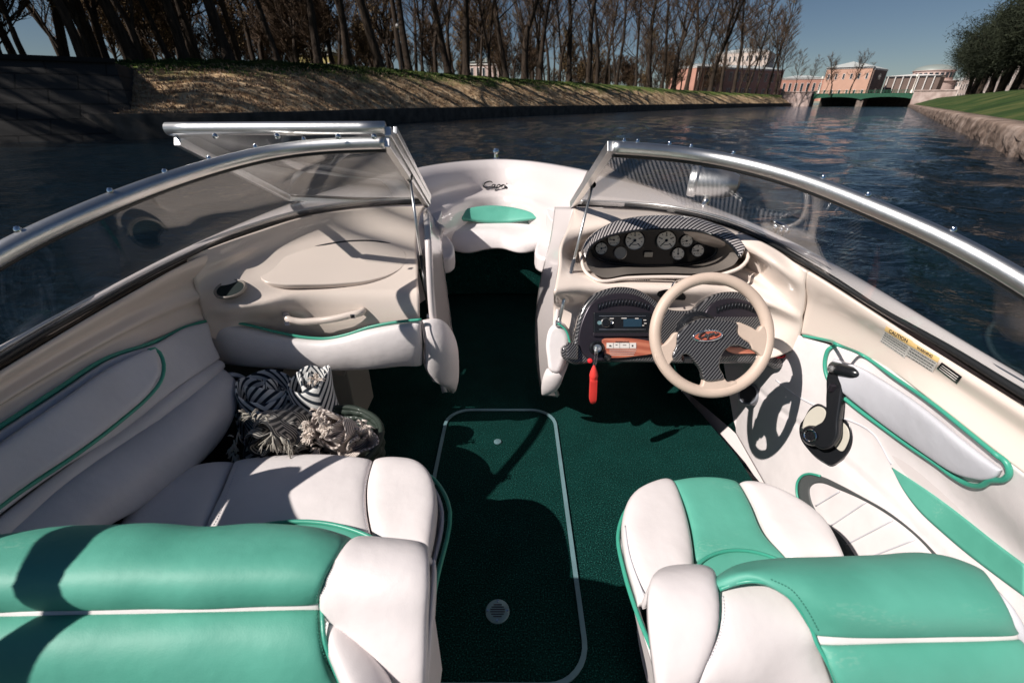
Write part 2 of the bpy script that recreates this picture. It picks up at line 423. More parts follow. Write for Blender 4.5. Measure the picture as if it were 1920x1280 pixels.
# -------- hull shell: gunwale outline, port aft -> bow -> starboard aft
GUN = [V(-1.17,-.9,.74),V(-1.17,0,.76),V(-1.16,.8,.79),V(-1.12,1.4,.84),V(-1.02,2.0,.875),V(-.86,2.6,.89),V(-.70,3.1,.89),V(-.50,3.52,.885),V(-.28,3.76,.88),V(-.10,3.83,.88),V(.10,3.74,.88),V(.31,3.46,.885),V(.52,3.04,.89),V(.74,2.5,.885),V(.90,2.05,.87),V(1.01,1.4,.84),V(1.05,.8,.79),V(1.06,0,.76),V(1.06,-.9,.74)]
gn = cr(GUN, 120)
cx_ = lambda p: V(XC + (p.x-XC)*.0, p.y, p.z)
def ins(k):   # gunwale moved k metres inboard
    r = []
    for i, p in enumerate(gn):
        a = gn[max(i-1, 0)]; b = gn[min(i+1, len(gn)-1)]; t = (b-a).normalized(); n_ = V(t.y, -t.x, 0).normalized()
        r.append(p+n_*k)
    return r
g0 = ins(-.03)
hull = [[p+V(0,0,-.0) for p in ins(0.0)], [p+V(0,0,-.012) for p in ins(-.02)], [p+V(0,0,-.04) for p in g0], [V(p.x*.97-.002, p.y-.06 if p.y > 2 else p.y, p.z-.35) for p in g0], [V(XC+(p.x-XC)*.98, p.y-.25 if p.y > 2 else p.y, -.12) for p in g0], [V(XC+(p.x-XC)*.3, p.y-.55 if p.y > 2 else p.y, -.32) for p in g0]]
o = link(grid_me('hull', hull), 'hull', M['white'], boat)
# stern closed, below the camera's view
boxes('transom', [((XC, -.92, .22), 1.05, .02, .5)], M['white'], boat)
# rub rail along the gunwale
rr = tube('rub_rail', [p+V(0,0,-.03) for p in ins(-.028)], .014, M['rubber'], boat, raw=True, seg=8)
# floor carpet
def flr():
    vs, fs = [], []
    pts = []
    for y in [-.9, 0, .8, 1.4, 2.0, 2.6, 3.1, 3.45]:
        hw = 1.0 if y < 1.5 else 1.0-.55*((y-1.5)/2.2)**1.2
        pts.append((y, hw))
    for y, hw in pts: vs += [V(XC-hw, y, 0), V(XC+hw, y, 0)]
    for i in range(len(pts)-1): fs.append((2*i, 2*i+1, 2*i+3, 2*i+2))
    return mesh_from('carpet_floor', vs, fs, M['carpet'], boat, False)
floor = flr()
# ski locker hatch in the floor, its metal rim, knob and drain
def rrect(x0, x1, y0, y1, r, z, k=8):
    out = []
    for (cx, cy, a0) in ((x1-r, y1-r, 0), (x0+r, y1-r, 90), (x0+r, y0+r, 180), (x1-r, y0+r, 270)):
        for i in range(k+1):
            a = math.radians(a0+90*i/k); out.append(V(cx+r*math.cos(a), cy+r*math.sin(a), z))
    return out
def ring_plate(name, outer, inner, h, mat_, parent):
    n = len(outer); vs = []; fs = []
    for p in outer: vs.append(p)
    for p in outer: vs.append(p+V(0,0,h))
    for p in inner: vs.append(p+V(0,0,h))
    for p in inner: vs.append(p)
    for k in range(3):
        for i in range(n):
            j = (i+1) % n; fs.append((k*n+i, k*n+j, (k+1)*n+j, (k+1)*n+i))
    return mesh_from(name, vs, fs, mat_, parent, False)
locker = B('floor_locker')
ring_plate('hatch_rim', rrect(-.312,.205,.562,1.712,.115,.003), rrect(-.298,.191,.576,1.698,.101,.003), .005, M['hatch'], locker)
lathe('lift_knob', [(.016,0),(.016,.004),(.012,.006),(.0,.006)], Z(933,829,0)+V(0,0,.002), (0,0,1), M['hatch'], locker)
dc = Z(933,1147,0)
dr = lathe('drain_cover', [(.0345,0),(.0345,.004),(.032,.006),(0,.006)], dc+V(0,0,.002), (0,0,1), M['hatch'], locker)
L = []
for i, hw in enumerate((.012,.018,.021,.021,.018,.012)):
    L.append(((dc.x, dc.y+(i-2.5)*.0068, .0085), hw, .0013, .0008))
boxes('slot', L, M['ink'], locker)
for a in range(4):
    p = dc+V(.028*math.cos(a*math.pi/2), .028*math.sin(a*math.pi/2), .008)
    lathe('screw', [(.004,0),(.003,.0018),(0,.002)], p, (0,0,1), M['chrome'], locker, 12)
# -------- inner side walls of carpeted hull below the upholstery
for sgn, nm in ((-1, 'p'), (1, 's')):
    rows = []
    for z in (.0, .45):
        r = []
        for y in (-.8, 0, .8, 1.4, 2.0, 2.6, 3.2):
            hw = (1.0 if y < 1.5 else 1.0-.55*((y-1.5)/2.2)**1.2)+.06*(z > 0)+(.09 if sgn > 0 and y < 1.7 else 0)
            r.append(V(XC+sgn*hw, y, z))
        rows.append(r)
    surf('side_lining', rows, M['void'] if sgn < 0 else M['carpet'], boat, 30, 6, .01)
# -------- bow: deck ring, liner, cushions
bow = B('bow_cockpit')
bi = [i for i, p in enumerate(gn) if p.y > 1.75]
def rowb(k, dz, zf=None, shrinky=0):
    r = []
    for i in bi:
        p = gn[i]; c = V(-.10, min(p.y, 2.95), 0); d = V(c.x-p.x, c.y-p.y, 0).normalized()
        r.append(V(p.x+d.x*k, p.y+d.y*k, (p.z+dz) if zf is None else zf))
    return r
liner = [rowb(0, 0), rowb(.02, .012), rowb(.05, .008), rowb(.10, -.05), rowb(.14, -.15), rowb(.15, -.19), rowb(.22, -.215), rowb(.245, -.24), rowb(.26, -.28), rowb(.28, 0, .52), rowb(.29, 0, .40)]
o = link(grid_me('bow_liner', liner), 'bow_liner', M['white'], bow)
sd = o.modifiers.new('t', 'SOLIDIFY'); sd.thickness = .006; sd.offset = -1
# bench box and cushions in the bow
def poly(name, pts, z0, z1, mat_, parent, bev=.0):
    return plate(name, [V(p.x, p.y, z1) for p in pts], (0,0,1), z1-z0, mat_, parent, bev, 4)
benchpts = [V(-.70,3.05,0),V(-.45,3.12,0),V(-.1,3.14,0),V(.2,3.12,0),V(.48,3.02,0),V(.40,3.35,0),V(-.1,3.5,0),V(-.55,3.35,0)]
poly('bench_base', benchpts, .02, .40, M['carpet'], bow)
pad('bench_cushion', [SS([(812,413,.00398),(871,413,.00404),(937,417,.00404),(1002,411,.004),(1048,414,.00392)]),
                      SS([(820,428,.00384),(873,430,.0039),(937,431,.0039),(1000,430,.00388),(1044,428,.00382)]),
                      SS([(826,443,.00373),(873,448,.00372),(915,440,.00378),(940,439,.0038),(976,448,.00374),(1036,440,.00372)]),
                      SS([(832,452,.00374),(873,456,.0037),(915,449,.00375),(940,448,.00376),(976,456,.0037),(1032,450,.00372)]),
                      SS([(846,468,.00374),(875,475,.0037),(915,468,.00374),(940,467,.00375),(978,475,.0037),(1020,464,.00374)])], .025, M['vinyl'], bow, 54, 30, 7)
gp = [(828,412),(850,401),(880,393),(915,388),(950,390),(985,397),(1014,408),(980,413),(932,417),(880,415)]
gl = pad('bench_insert', [SS([(829,410,.00380),(850,400,.00387),(880,392,.00397),(915,387,.00402),(950,389,.00402),(985,396,.00393),(1012,408,.00378)]), SS([(832,414,.00377),(850,414,.00382),(880,415,.0039),(915,418,.00394),(950,418,.00394),(985,414,.00386),(1010,411,.00375)])], .02, M['green'], bow, 40, 12, 5)
# side cushions that reach back to the consoles
for nm, pts in (('p', [(790,405),(822,418),(838,440),(850,456),(850,478),(832,484),(800,480)]), ('s', [(1046,410),(1030,425),(1016,440),(1004,460),(1003,474),(1030,484),(1060,470)])):
    c = cr([V(u,v,0) for u,v in pts], 28, True)
    plate('side_cushion', [Z(p.x, p.y, .50) for p in c], (0,0,1), .10, M['vinyl'], bow, .02, 4)
# coaming bolsters that flank the walkway into the bow
plate('corner_bolster', [Z(p.x,p.y,.66) for p in cr([V(*q,0) for q in ((797,388),(812,378),(829,387),(826,402),(820,414),(806,410))], 30, True)], (0,0,1), .18, M['vinyl'], bow, .02, 4)
plate('corner_bolster', [Z(p.x,p.y,.66) for p in cr([V(*q,0) for q in ((1030,372),(1060,366),(1075,380),(1060,400),(1036,414),(1024,392))], 30, True)], (0,0,1), .18, M['vinyl'], bow, .02, 4)
lathe('bow_light', [(.03,0),(.03,.01),(.02,.02),(.018,.045),(.026,.05),(.028,.07),(.02,.085),(0,.09)], V(-.13,3.85,.885), (0,0,1), M['chrome'], boat, 20)
L = []
for i in range(10, 110, 4):
    p = ins(.012)[i]; 
    if p.y > 2.3: L.append(p+V(0,0,.014))
for p in L: lathe('screw', [(.007,0),(.005,.004),(0,.005)], p, (0,0,1), M['chrome'], bow, 10)
# name in script on the liner at the bow
def script_strokes():
    return [ # Capri, in a brushed hand; units: letter height about 1
        [(.95,.82),(.75,1.0),(.35,.95),(.02,.62),(.0,.25),(.22,.02),(.6,.08),(.9,.25)],
        [(1.35,.5),(1.15,.55),(1.0,.35),(1.02,.12),(1.2,.12),(1.35,.4),(1.38,.5),(1.36,.2),(1.48,.12),(1.6,.25)],
        [(1.62,.5),(1.6,.2),(1.52,-.35),(1.5,-.45)], [(1.6,.35),(1.78,.55),(1.98,.45),(1.95,.2),(1.75,.1),(1.62,.2)],
        [(1.95,.2),(2.1,.3),(2.2,.52),(2.22,.3),(2.2,.1)], [(2.22,.35),(2.35,.52),(2.5,.5)],
        [(2.6,.48),(2.55,.2),(2.65,.1),(2.95,.2),(3.3,.32)], [(2.66,.72),(2.72,.76)]]
def script(name, org, ax, ay, nrm, r, mat_, parent):
    vs, fs = [], []
    for st in script_strokes():
        p = cr([org+ax*(x+.22*y)+ay*y for x, y in st], None, False, 5)
        k = len(p); rr_ = [r*(.55+.6*math.sin(math.pi*(i+.5)/k)) for i in range(k)]
        tube_geo(p, rr_, 6, False, vs, fs)
    return mesh_from(name, vs, fs, mat_, parent)
bpy.context.view_layer.update()
lin = bpy.data.objects['bow_liner']
A = on(lin, 905, 352, .006); Bq = on(lin, 950, 353, .006); Cq = on(lin, 905, 340, .006)
script('name_script', A, (Bq-A)/2.8, (Cq-A)*.95, None, .0048, M['black'], bow)

# ================================================================ windscreen
ws = B('windscreen')
def glass_panel(name, R, Bb, nr):
    a = cr(R, 80); b = smooth(Bb[:nr[1]], 20)
    me = grid_me(name, [a, [p.lerp(q, .5) for p, q in zip(a, b)], b]); o = link(me, name, M['glass'], ws)
    sd = o.modifiers.new('t', 'SOLIDIFY'); sd.thickness = .004; sd.offset = 0
    es = o.modifiers.new('e', 'EDGE_SPLIT'); es.split_angle = math.radians(35)
    return o
gp_ = glass_panel('glass_pane', RPd, BP, (14, 11))
gs_ = glass_panel('glass_pane', RSd, BS, (11, 12))
tube('top_rail', RPd, .019, M['alu'], ws, n=110, seg=16); tube('top_rail', RSd, .019, M['alu'], ws, n=90, seg=16)
tube('glazing_strip', [p+V(0,0,-.02) for p in cr(RPd, 60)], .007, M['rubber'], ws, raw=True)
tube('glazing_strip', [p+V(0,0,-.02) for p in cr(RSd, 60)], .007, M['rubber'], ws, raw=True)
tube('base_gasket', [p+V(0,0,.004) for p in BP], .0085, M['rubber'], ws, n=90); tube('base_gasket', [p+V(0,0,.004) for p in BS], .0085, M['rubber'], ws, n=90)
tube('base_trim', [p+V(0,0,.014)+(V(-.016,.014,0)) for p in BP], .006, M['alu'], ws, n=90); tube('base_trim', [p+V(0,0,.014)+V(.016,.014,0) for p in BS], .006, M['alu'], ws, n=90)
# posts, struts
def bar(name, a, b, w_, h_, mat_, parent, up=V(0,0,1)):
    d = (b-a); L_ = d.length; d.normalize(); s = d.cross(up).normalized(); t = s.cross(d)
    return boxes(name, [((a+b)/2, L_/2, w_, h_, (d, s, t))], mat_, parent, .002)
pa, pb = S(724,266,.00161), S(800,382,.0024)
bar('post', pa, pb, .011, .016, M['alu'], ws)
sa, sb = S(1147,274,.00159), S(1074,384,.0024)
bar('post', sa, sb, .013, .016, M['alu'], ws)
st = [(S(768,333,.00197), X(806,594,-.318)), (S(1111,346,.00203), X(1047,606,.17))]
for a, b in st:
    m_ = a.lerp(b, .55)
    tube('strut', [a, m_], .0055, M['alu'], ws, raw=True); tube('strut', [m_, b], .0075, M['black'] if a.x < 0 else M['alu'], ws, raw=True)
    lathe('strut_pivot', [(.012,-.01),(.012,.01),(0,.01)], a, (0,1,0), M['black'], ws, 16); lathe('strut_pivot', [(.012,-.01),(.012,.01),(0,.01)], b, (1,0,0), M['alu'], ws, 16)
# screws along the rails
for (u, v, q) in [(188,347,0),(295,313,0),(383,286,0),(8,421,0),(475,268,0),(566,261,0),(1198,266,1),(1172,265,1),(1298,275,1),(1381,284,1),(1556,327,1),(1644,361,1),(1802,434,1),(1258,270,1)]:
    R_ = cr(RS if q else RP, 200)
    # closest rail point to that sight line
    d = ray(u, v).normalized(); best = min(R_, key=lambda p: ((p-CAM)-d*(p-CAM).dot(d)).length)
    c = best+V(0,.004,.018)
    lathe('screw', [(.0065,0),(.0065,.004),(.004,.009),(0,.010)], c, (0,.1,1), M['chrome'], ws, 14)
# open centre pane folded over to port
cp = B('centre_pane')
ph = [S(724,243,.00160), S(800,376,.00238), S(541,371,.0024), S(314,252,.00160)]
ft = [S(722,240,.00160), S(314,242,.00162)]
tube('top_rail', ft, .0185, M['alu'], cp, n=10, seg=16)
bar('frame_bar', S(727,246,.0016), S(803,378,.0024), .010, .014, M['alu'], cp); bar('frame_bar', S(741,244,.00165), S(806,370,.00243), .006, .012, M['alu'], cp)
bar('frame_bar', S(332,265,.00165), S(541,371,.0024), .011, .013, M['alu'], cp); bar('frame_bar', S(541,372,.0024), S(800,379,.00243), .010, .010, M['alu'], cp)
me = grid_me('glass_pane', [[S(722,246,.0016), S(318,254,.0016)], [S(800,376,.00242), S(541,370,.0024)]]); o = link(me, 'glass_pane', M['glass'], cp)
sd = o.modifiers.new('t', 'SOLIDIFY'); sd.thickness = .004
for (u, v) in ((405,256),(521,256),(635,257),(702,257)):
    lathe('screw', [(.008,0),(.008,.005),(.004,.009),(0,.010)], S(u, v, .00158), (0,-1,.3), M['chrome'], cp, 14)
tube('rubber_seal', [S(545,366,.00238), S(660,372,.0024), S(792,373,.0024)], .006, M['rubber'], cp)

# ================================================================ port dash, coaming
def Sx(l): return SS(l)
dr = [[(797,386,.00238),(662,392,.00232),(569,407,.00217),(475,436,.002),(412,458,.00187),(352,484,.00175)],
      [S(788,402,.00237),S(662,408,.00232),S(572,424,.00218),S(492,455,.00202),S(436,480,.00190),S(372,512,.0018)],
      [S(783,432,.00234),S(670,432,.00231),S(568,448,.00216),S(484,478,.00200),S(428,500,.00190),S(372,512,.0018)],
      [S(781,455,.00228),S(672,450,.00226),S(566,466,.00212),S(482,496,.00197),S(426,518,.00188),S(372,512,.0018)],
      [S(783,500,.00213),S(670,500,.00213),S(562,506,.00202),S(486,526,.00192),S(428,540,.00186),S(372,512,.0018)],
      [S(784,535,.00202),S(670,537,.00201),S(560,541,.00196),S(492,556,.00189),S(430,562,.00184),S(372,512,.0018)],
      [S(785,545,.00199),S(670,547,.00198),S(560,551,.00194),S(494,566,.00187),S(432,572,.00183),S(372,512,.0018)],
      [Y(786,590,1.50),Y(670,595,1.50),Y(558,600,1.50),Y(492,602,1.48),Y(440,604,1.44),Y(388,596,1.46)],
      [Y(787,650,1.52),Y(670,655,1.52),Y(558,660,1.52),Y(492,655,1.50),Y(440,650,1.46),Y(389,640,1.44)]]
C0a, C1a = S(352,483,.00178), S(384,603,.00188)
for r_, t_ in zip(dr, (0,.2,.42,.54,.64,.72,.78,1.0,1.25)): r_[-1] = C0a.lerp(C1a, t_)+V(-.004,.004,0)
dash = B('port_console')
pd = surf('console_moulding', [SS(r) for r in dr], M['cream'], dash, 70, 80, .012)
# oval locker lid
lidpx = [(484,516),(500,497),(545,476),(600,461),(662,452),(715,454),(748,463),(763,478),(758,497),(735,513),(700,524),(640,531),(569,533),(520,532),(494,526)]
qa, qb, qc, qd = on(pd,662,526,0), on(pd,662,470,0), on(pd,520,518,0), on(pd,745,490,0)
ln_ = (qb-qa).cross(qc-qd).normalized(); ln_ = ln_ if ln_.z > 0 else -ln_; lo_ = (qa+qb+qc+qd)/4
def LP(u, v, off=0): return PL(u, v, lo_+ln_*off, ln_)
plate('locker_lid', [LP(x, y, .013) for x, y in [(p.x, p.y) for p in cr([V(*q,0) for q in lidpx], 64, True)]], ln_, .02, M['cream'], dash, .005, 4)
tube('lid_gap', [LP(p.x, p.y, .002) for p in cr([V(*q,0) for q in lidpx], 64, True)], .0045, M['ink'], dash, closed=True, raw=True)
cc_ = on(pd, 434, 545, .007); cn_ = V(.02,-.28,.95).normalized()
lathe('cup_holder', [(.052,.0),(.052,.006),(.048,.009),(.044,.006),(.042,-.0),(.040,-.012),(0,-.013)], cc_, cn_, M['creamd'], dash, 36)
lathe('cup_well', [(.0425,.004),(0,.0045)], cc_, cn_, M['void'], dash, 30)
# grab handle
hp = [on(pd,536,588,.0),on(pd,541,587,.028),on(pd,560,588,.040),on(pd,600,591,.044),on(pd,640,589,.042),on(pd,666,585,.034),on(pd,680,583,.024),on(pd,682,582,0)]
tube('grab_handle', [p+V(0,0,.0) for p in hp], .013, M['cream'], dash, n=40, seg=14)
for (u,v) in ((541,587),(670,585)): boxes('handle_clip', [(on(pd,u,v,.045)+V(0,-.006,0), .009, .003, .008)], M['chrome'], dash, .001)
# aisle wall of the console
aw = [[S(800,388,.00238), Y(826,426,1.86)], [Y(806,440,1.62), Y(830,470,1.87)], [Y(812,560,1.52), Y(846,600,1.9)], [Y(822,660,1.5), Y(853,660,1.9)], [Y(838,735,1.52), Z(848,735,.02)]]
surf('console_side', aw, M['white'], dash, 10, 40, .02)
# padded bolster below with green piping
bt = [(389,602),(430,603),(469,611),(522,624),(569,633),(616,635),(647,629),(694,614),(741,605),(790,600)]
bb = [(406,674),(460,676),(537,679),(616,682),(678,682),(720,680),(756,678),(792,682)]
pad('knee_bolster', [[Y(u,v,1.475) for u,v in bt], [Y(u,v,1.46) for u,v in [(397,640),(460,642),(537,650),(616,656),(694,648),(756,642),(792,640)]], [Y(u,v,1.475) for u,v in bb]], .055, M['vinyl'], dash, 60, 22, 4, .004)
tube('piping', [Y(u,v-1,1.452) for u,v in bt], .0055, M['greenp'], dash, n=60)
pad('end_bolster', [[Y(792,600,1.475),Y(808,597,1.50),Y(826,608,1.56)],[Y(795,640,1.475),Y(822,640,1.49),Y(842,660,1.58)],[Y(794,682,1.475),Y(822,690,1.50),Y(850,700,1.6)],[Y(812,715,1.49),Y(828,722,1.52),Y(848,737,1.6)]], .045, M['vinyl'], dash, 22, 30, 3)
tube('seam', [Y(791,600,1.45),Y(796,640,1.425),Y(797,682,1.45)], .002, M['seam'], dash)
for BB, sg in ((BP, -1), (BS, 1)): tube('deck_stripe', [p+V(sg*.03,.05,.001) for p in BB[:5]], .007, M['greenp'], ws, n=40)
# coaming, port
cpx = [(384,603,.00188),(340,617,.00178),(312,631,.0017),(275,647,.00158),(200,672,.00144),(100,735,.00127),(0,800,.00114),V(-1.10,.45,.69),V(-1.10,-.3,.69)]
C1 = SS(cpx)
C0 = [p+V(.012,-.004,-.012) for p in cr([C0a-V(.012,-.004,-.012)]+BP[6:], 9)]
C1r = cr(C1, 9)
C0 = [p+V(.012,-.004,-.012) for p in cr(BP[4:], 9)]; C1r = cr([C1[0]+(C1[0]-C1[1])*1.6]+C1[1:], 9)
cm = [C0, [a.lerp(b, .12)+V(.004,0,.006) for a, b in zip(C0, C1r)], [a.lerp(b, .45)+V(-.022,0,.0) for a, b in zip(C0, C1r)], [a.lerp(b, .62)+V(-.005,0,.0) for a, b in zip(C0, C1r)], [a.lerp(b, .72)+V(-.018,0,-.002) for a, b in zip(C0, C1r)], C1r]
surf('port_coaming', cm, M['cream'], boat, 80, 40, .012)
# side upholstery, port
ptr = B('port_side_trim')
U1 = SS([(406,675,.00188),(320,735,.0016),(220,812,.0014),(100,890,.0012),(0,965,.00107),V(-1.03,.4,.56),V(-1.03,-.3,.56)])
pad('upper_panel', [[p+V(0,0,-.004) for p in C1], [a.lerp(b,.5)+V(-.01,0,0) for a,b in zip(cr(C1,7), cr(U1,7))], U1], .03, M['vinylg'], ptr, 50, 20, 8)
tube('piping', [p+V(.006,-.003,.004) for p in C1], .0055, M['greenp'], ptr, n=60)
U2a = SS([(412,690,.0019),(330,760,.00162),(235,830,.00144),(130,900,.00126),(0,1000,.0011),V(-1.0,.4,.5),V(-1.0,-.3,.5)])
pad('roll_panel', [U1, [a.lerp(b,.5)+V(.02,0,0) for a,b in zip(cr(U1,7), cr(U2a,7))], U2a], .02, M['vinylg'], ptr, 50, 14, 4)
U2 = SS([(432,752,.0019),(385,845,.00165),(315,903,.0015),(240,955,.00136),(150,1012,.0012),V(-.94,.4,.33),V(-.94,-.3,.33)])
pad('lower_panel', [U2a, [a.lerp(b,.5)+V(.03,0,.0) for a,b in zip(cr(U2a,7), cr(U2,7))], U2], .06, M['vinylg'], ptr, 50, 24, 3)
# armrest pad with piped edge
ar_t = SS([(276,649,.00156),(240,662,.00149),(200,680,.00142),(100,745,.00125),(0,812,.00112),V(-1.08,.42,.68),V(-1.08,-.2,.68)])
ar_b = SS([(286,700,.00152),(262,735,.00147),(215,775,.00138),(130,838,.00124),(0,922,.00109),V(-1.05,.42,.59),V(-1.05,-.2,.59)])
pad('arm_pad', [[p+V(.028,-.01,0) for p in ar_t], [p+V(.030,-.01,0) for p in ar_b]], .022, M['vinylg'], ptr, 50, 16, 5)
tube('piping', [p+V(.036,-.014,0) for p in SS([(262,652,.00153),(276,649,.00156),(287,665,.00156),(290,690,.00154),(280,716,.0015),(262,737,.00147),(215,777,.00138),(130,840,.00124),(0,924,.00109),V(-1.05,.42,.59),V(-1.05,-.2,.59)])], .005, M['greenp'], ptr, n=70)
# speaker ring under the console
lathe('speaker', [(.078,0),(.078,.012),(.066,.02),(.06,.006),(.0,.004)], S(428,737,.00195), (.85,-.5,.1), M['vinylg'], ptr, 40)
lathe('speaker_mesh', [(.0605,0),(0,.001)], S(428,737,.00195)+V(.007,-.004,0), (.85,-.5,.1), M['ink'], ptr, 30)
# ================================================================ starboard console
def Q(*l): return [V(u, v, 0) for u, v in l]
def crp(l, n, closed=True): return [(p.x, p.y) for p in cr([V(u, v, 0) for u, v in l], n, closed)]
sc = B('helm_console')
sr = [[(1077,388,.00238),(1150,391,.00235),(1233,396,.00229),(1317,413,.0021),(1402,441,.0019),(1458,469,.00177),(1518,506,.00164)],
      [S(1066,420,.00222),S(1135,420,.0022),S(1225,415,.00222),S(1317,430,.00206),(1398,460,.00186),(1450,490,.00172),(1512,530,.00160)],
      [Z(1052,470,.80),S(1095,470,.0023),S(1200,475,.0024),S(1300,475,.0024),S(1385,480,.00215),Z(1445,525,.76),Z(1508,565,.735)],
      [Z(1049,500,.765),S(1095,508,.00205),S(1200,508,.00215),S(1300,508,.00215),S(1388,508,.00195),Z(1445,540,.735),Z(1507,580,.715)],
      [Z(1044,520,.74),Z(1095,518,.735),Z(1180,520,.73),Z(1290,522,.73),Z(1390,525,.725),Z(1445,550,.72),Z(1506,590,.70)],
      [Z(1040,545,.715),Z(1095,538,.715),Z(1180,540,.715),Z(1290,543,.715),Z(1390,545,.71),Z(1445,568,.70),Z(1505,605,.69)],
      [Y(1038,575,1.53),Y(1095,575,1.53),Y(1180,575,1.52),Y(1290,575,1.50),Y(1390,575,1.46),Y(1450,590,1.40),Y(1505,618,1.31)],
      [Y(1036,640,1.47),Y(1095,640,1.46),Y(1180,640,1.45),Y(1290,640,1.44),Y(1390,640,1.41),Y(1450,640,1.36),Y(1500,636,1.29)],
      [Y(1036,672,1.43),Y(1095,672,1.42),Y(1180,672,1.42),Y(1290,672,1.41),Y(1390,672,1.38),Y(1450,670,1.33),Y(1492,660,1.28)]]
D0a, D1a = S(1519,503,.00166)+V(-.012,-.004,-.012), S(1500,630,.0018)
for r_, t_ in zip(sr, (0,.2,.42,.54,.62,.72,.84,1.0,1.2)): r_[-1] = D0a.lerp(D1a, t_)+V(.004,.004,0)
sd_ = surf('console_moulding', [SS(r) for r in sr], M['cream'], sc, 80, 80, .012)
aw = [[S(1076,388,.00238), S(1040,388,.0026)], [Y(1066,430,1.9), Y(1032,445,2.05)], [Y(1052,510,1.62), Y(1010,540,1.9)], [Y(1040,610,1.5), Y(1003,640,1.85)], [Y(1035,700,1.45), Y(1014,735,1.8)], [Z(1045,745,.15), Z(1016,742,.02)]]
surf('console_side', aw, M['white'], sc, 12, 40, .015)
# knee bolster end on the aisle side
plate('end_bolster', [S(u, v, .00196) for u, v in crp([(1032,612),(1046,606),(1062,622),(1068,650),(1060,676),(1046,702),(1030,698),(1024,672),(1022,640)], 40)], (-.3,-.9,.3), .07, M['vinyl'], sc, .02, 5)
tube('piping', [S(u, v, .00193) for u, v in [(1046,606),(1060,618),(1068,640),(1070,652)]], .004, M['greenp'], sc)
pad('lower_bolster', [[Y(1026,690,1.5),Y(1046,688,1.46),Y(1066,680,1.45)],[Y(1018,715,1.52),Y(1036,715,1.49),Y(1056,700,1.47)],[Y(1016,738,1.56),Y(1028,734,1.54),Y(1040,722,1.5)]], .03, M['vinyl'], sc, 20, 16, 3)
# ---- instrument pod
outer = [(1088,474),(1092,461),(1107,442),(1135,422),(1177,409),(1233,404),(1289,408),(1331,421),(1374,442),(1397,468)]
inner = [(1098,484),(1107,462),(1130,446),(1172,434),(1219,429),(1275,429),(1318,433),(1348,443),(1372,458),(1388,480)]
so_ = [.00206,.0021,.00216,.0022,.00222,.0022,.00216,.0021,.002,.00188]
si_ = [.00200,.00202,.00203,.00203,.00202,.002,.00197,.00193,.00188,.00182]
R0 = [S(u,v,s) for (u,v),s in zip(outer, so_)]; R2 = [S(u,v,s) for (u,v),s in zip(inner, si_)]
R1 = [a.lerp(b,.45)+V(0,-.005,.022) for a, b in zip(R0, R2)]
hood = surf('instrument_hood', [R0, R1, R2], M['carbonuv'], sc, 70, 16, .008)
tube('hood_lip', [p+V(0,.002,-.004) for p in cr(R2, 50)], .005, M['black'], sc, raw=True)
# recess: from the opening ring to the dial panel
op = [(1098,484),(1107,462),(1130,446),(1172,434),(1219,430),(1275,430),(1318,434),(1348,444),(1372,460),(1386,480),(1376,496),(1354,506),(1317,512),(1250,512),(1177,514),(1130,520),(1108,508)]
os_ = [.00200,.00202,.00203,.00203,.00202,.002,.00197,.00193,.00188,.00184,.00184,.00186,.00188,.00190,.00192,.00192,.00196]
ringA = [S(u,v,s) for (u,v),s in zip(op, os_)]
def sel(a, A_, B_): return (1226+A_*math.copysign(abs(math.cos(a))**.72, math.cos(a)), 463-B_*math.copysign(abs(math.sin(a))**.78, math.sin(a)))
ringB = [Y(*sel(a, 119, 37), 1.775) for a in [math.atan2(-(v-470)/36., (u-1226)/118.) for u, v in op]]
ga, gb = cr(ringA, None, True, 5), cr(ringB, None, True, 5)
ga.append(ga[0]); gb.append(gb[0])
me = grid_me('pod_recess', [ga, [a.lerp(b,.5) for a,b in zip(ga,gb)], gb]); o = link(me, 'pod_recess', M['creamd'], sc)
tube('pod_rim', cr([S(u,v,s) for (u,v),s in zip([(1397,468),(1402,486),(1390,500),(1362,512),(1317,519),(1250,519),(1177,521),(1122,526),(1100,512),(1088,474)], [.00188,.00184,.00184,.00186,.00188,.0019,.00192,.00193,.00197,.00205])], 50), .0065, M['cream'], sc, raw=True)
ov = [Y(*sel(a, 118, 35), 1.772) for a in [2*math.pi*(i+.5)/64 for i in range(64)]]
dpan = plate('dial_panel', ov, (0,-1,.1), .02, M['black'], sc, .004, 3)
tube('panel_bezel', ov, .006, M['rubber'], sc, closed=True, raw=True)
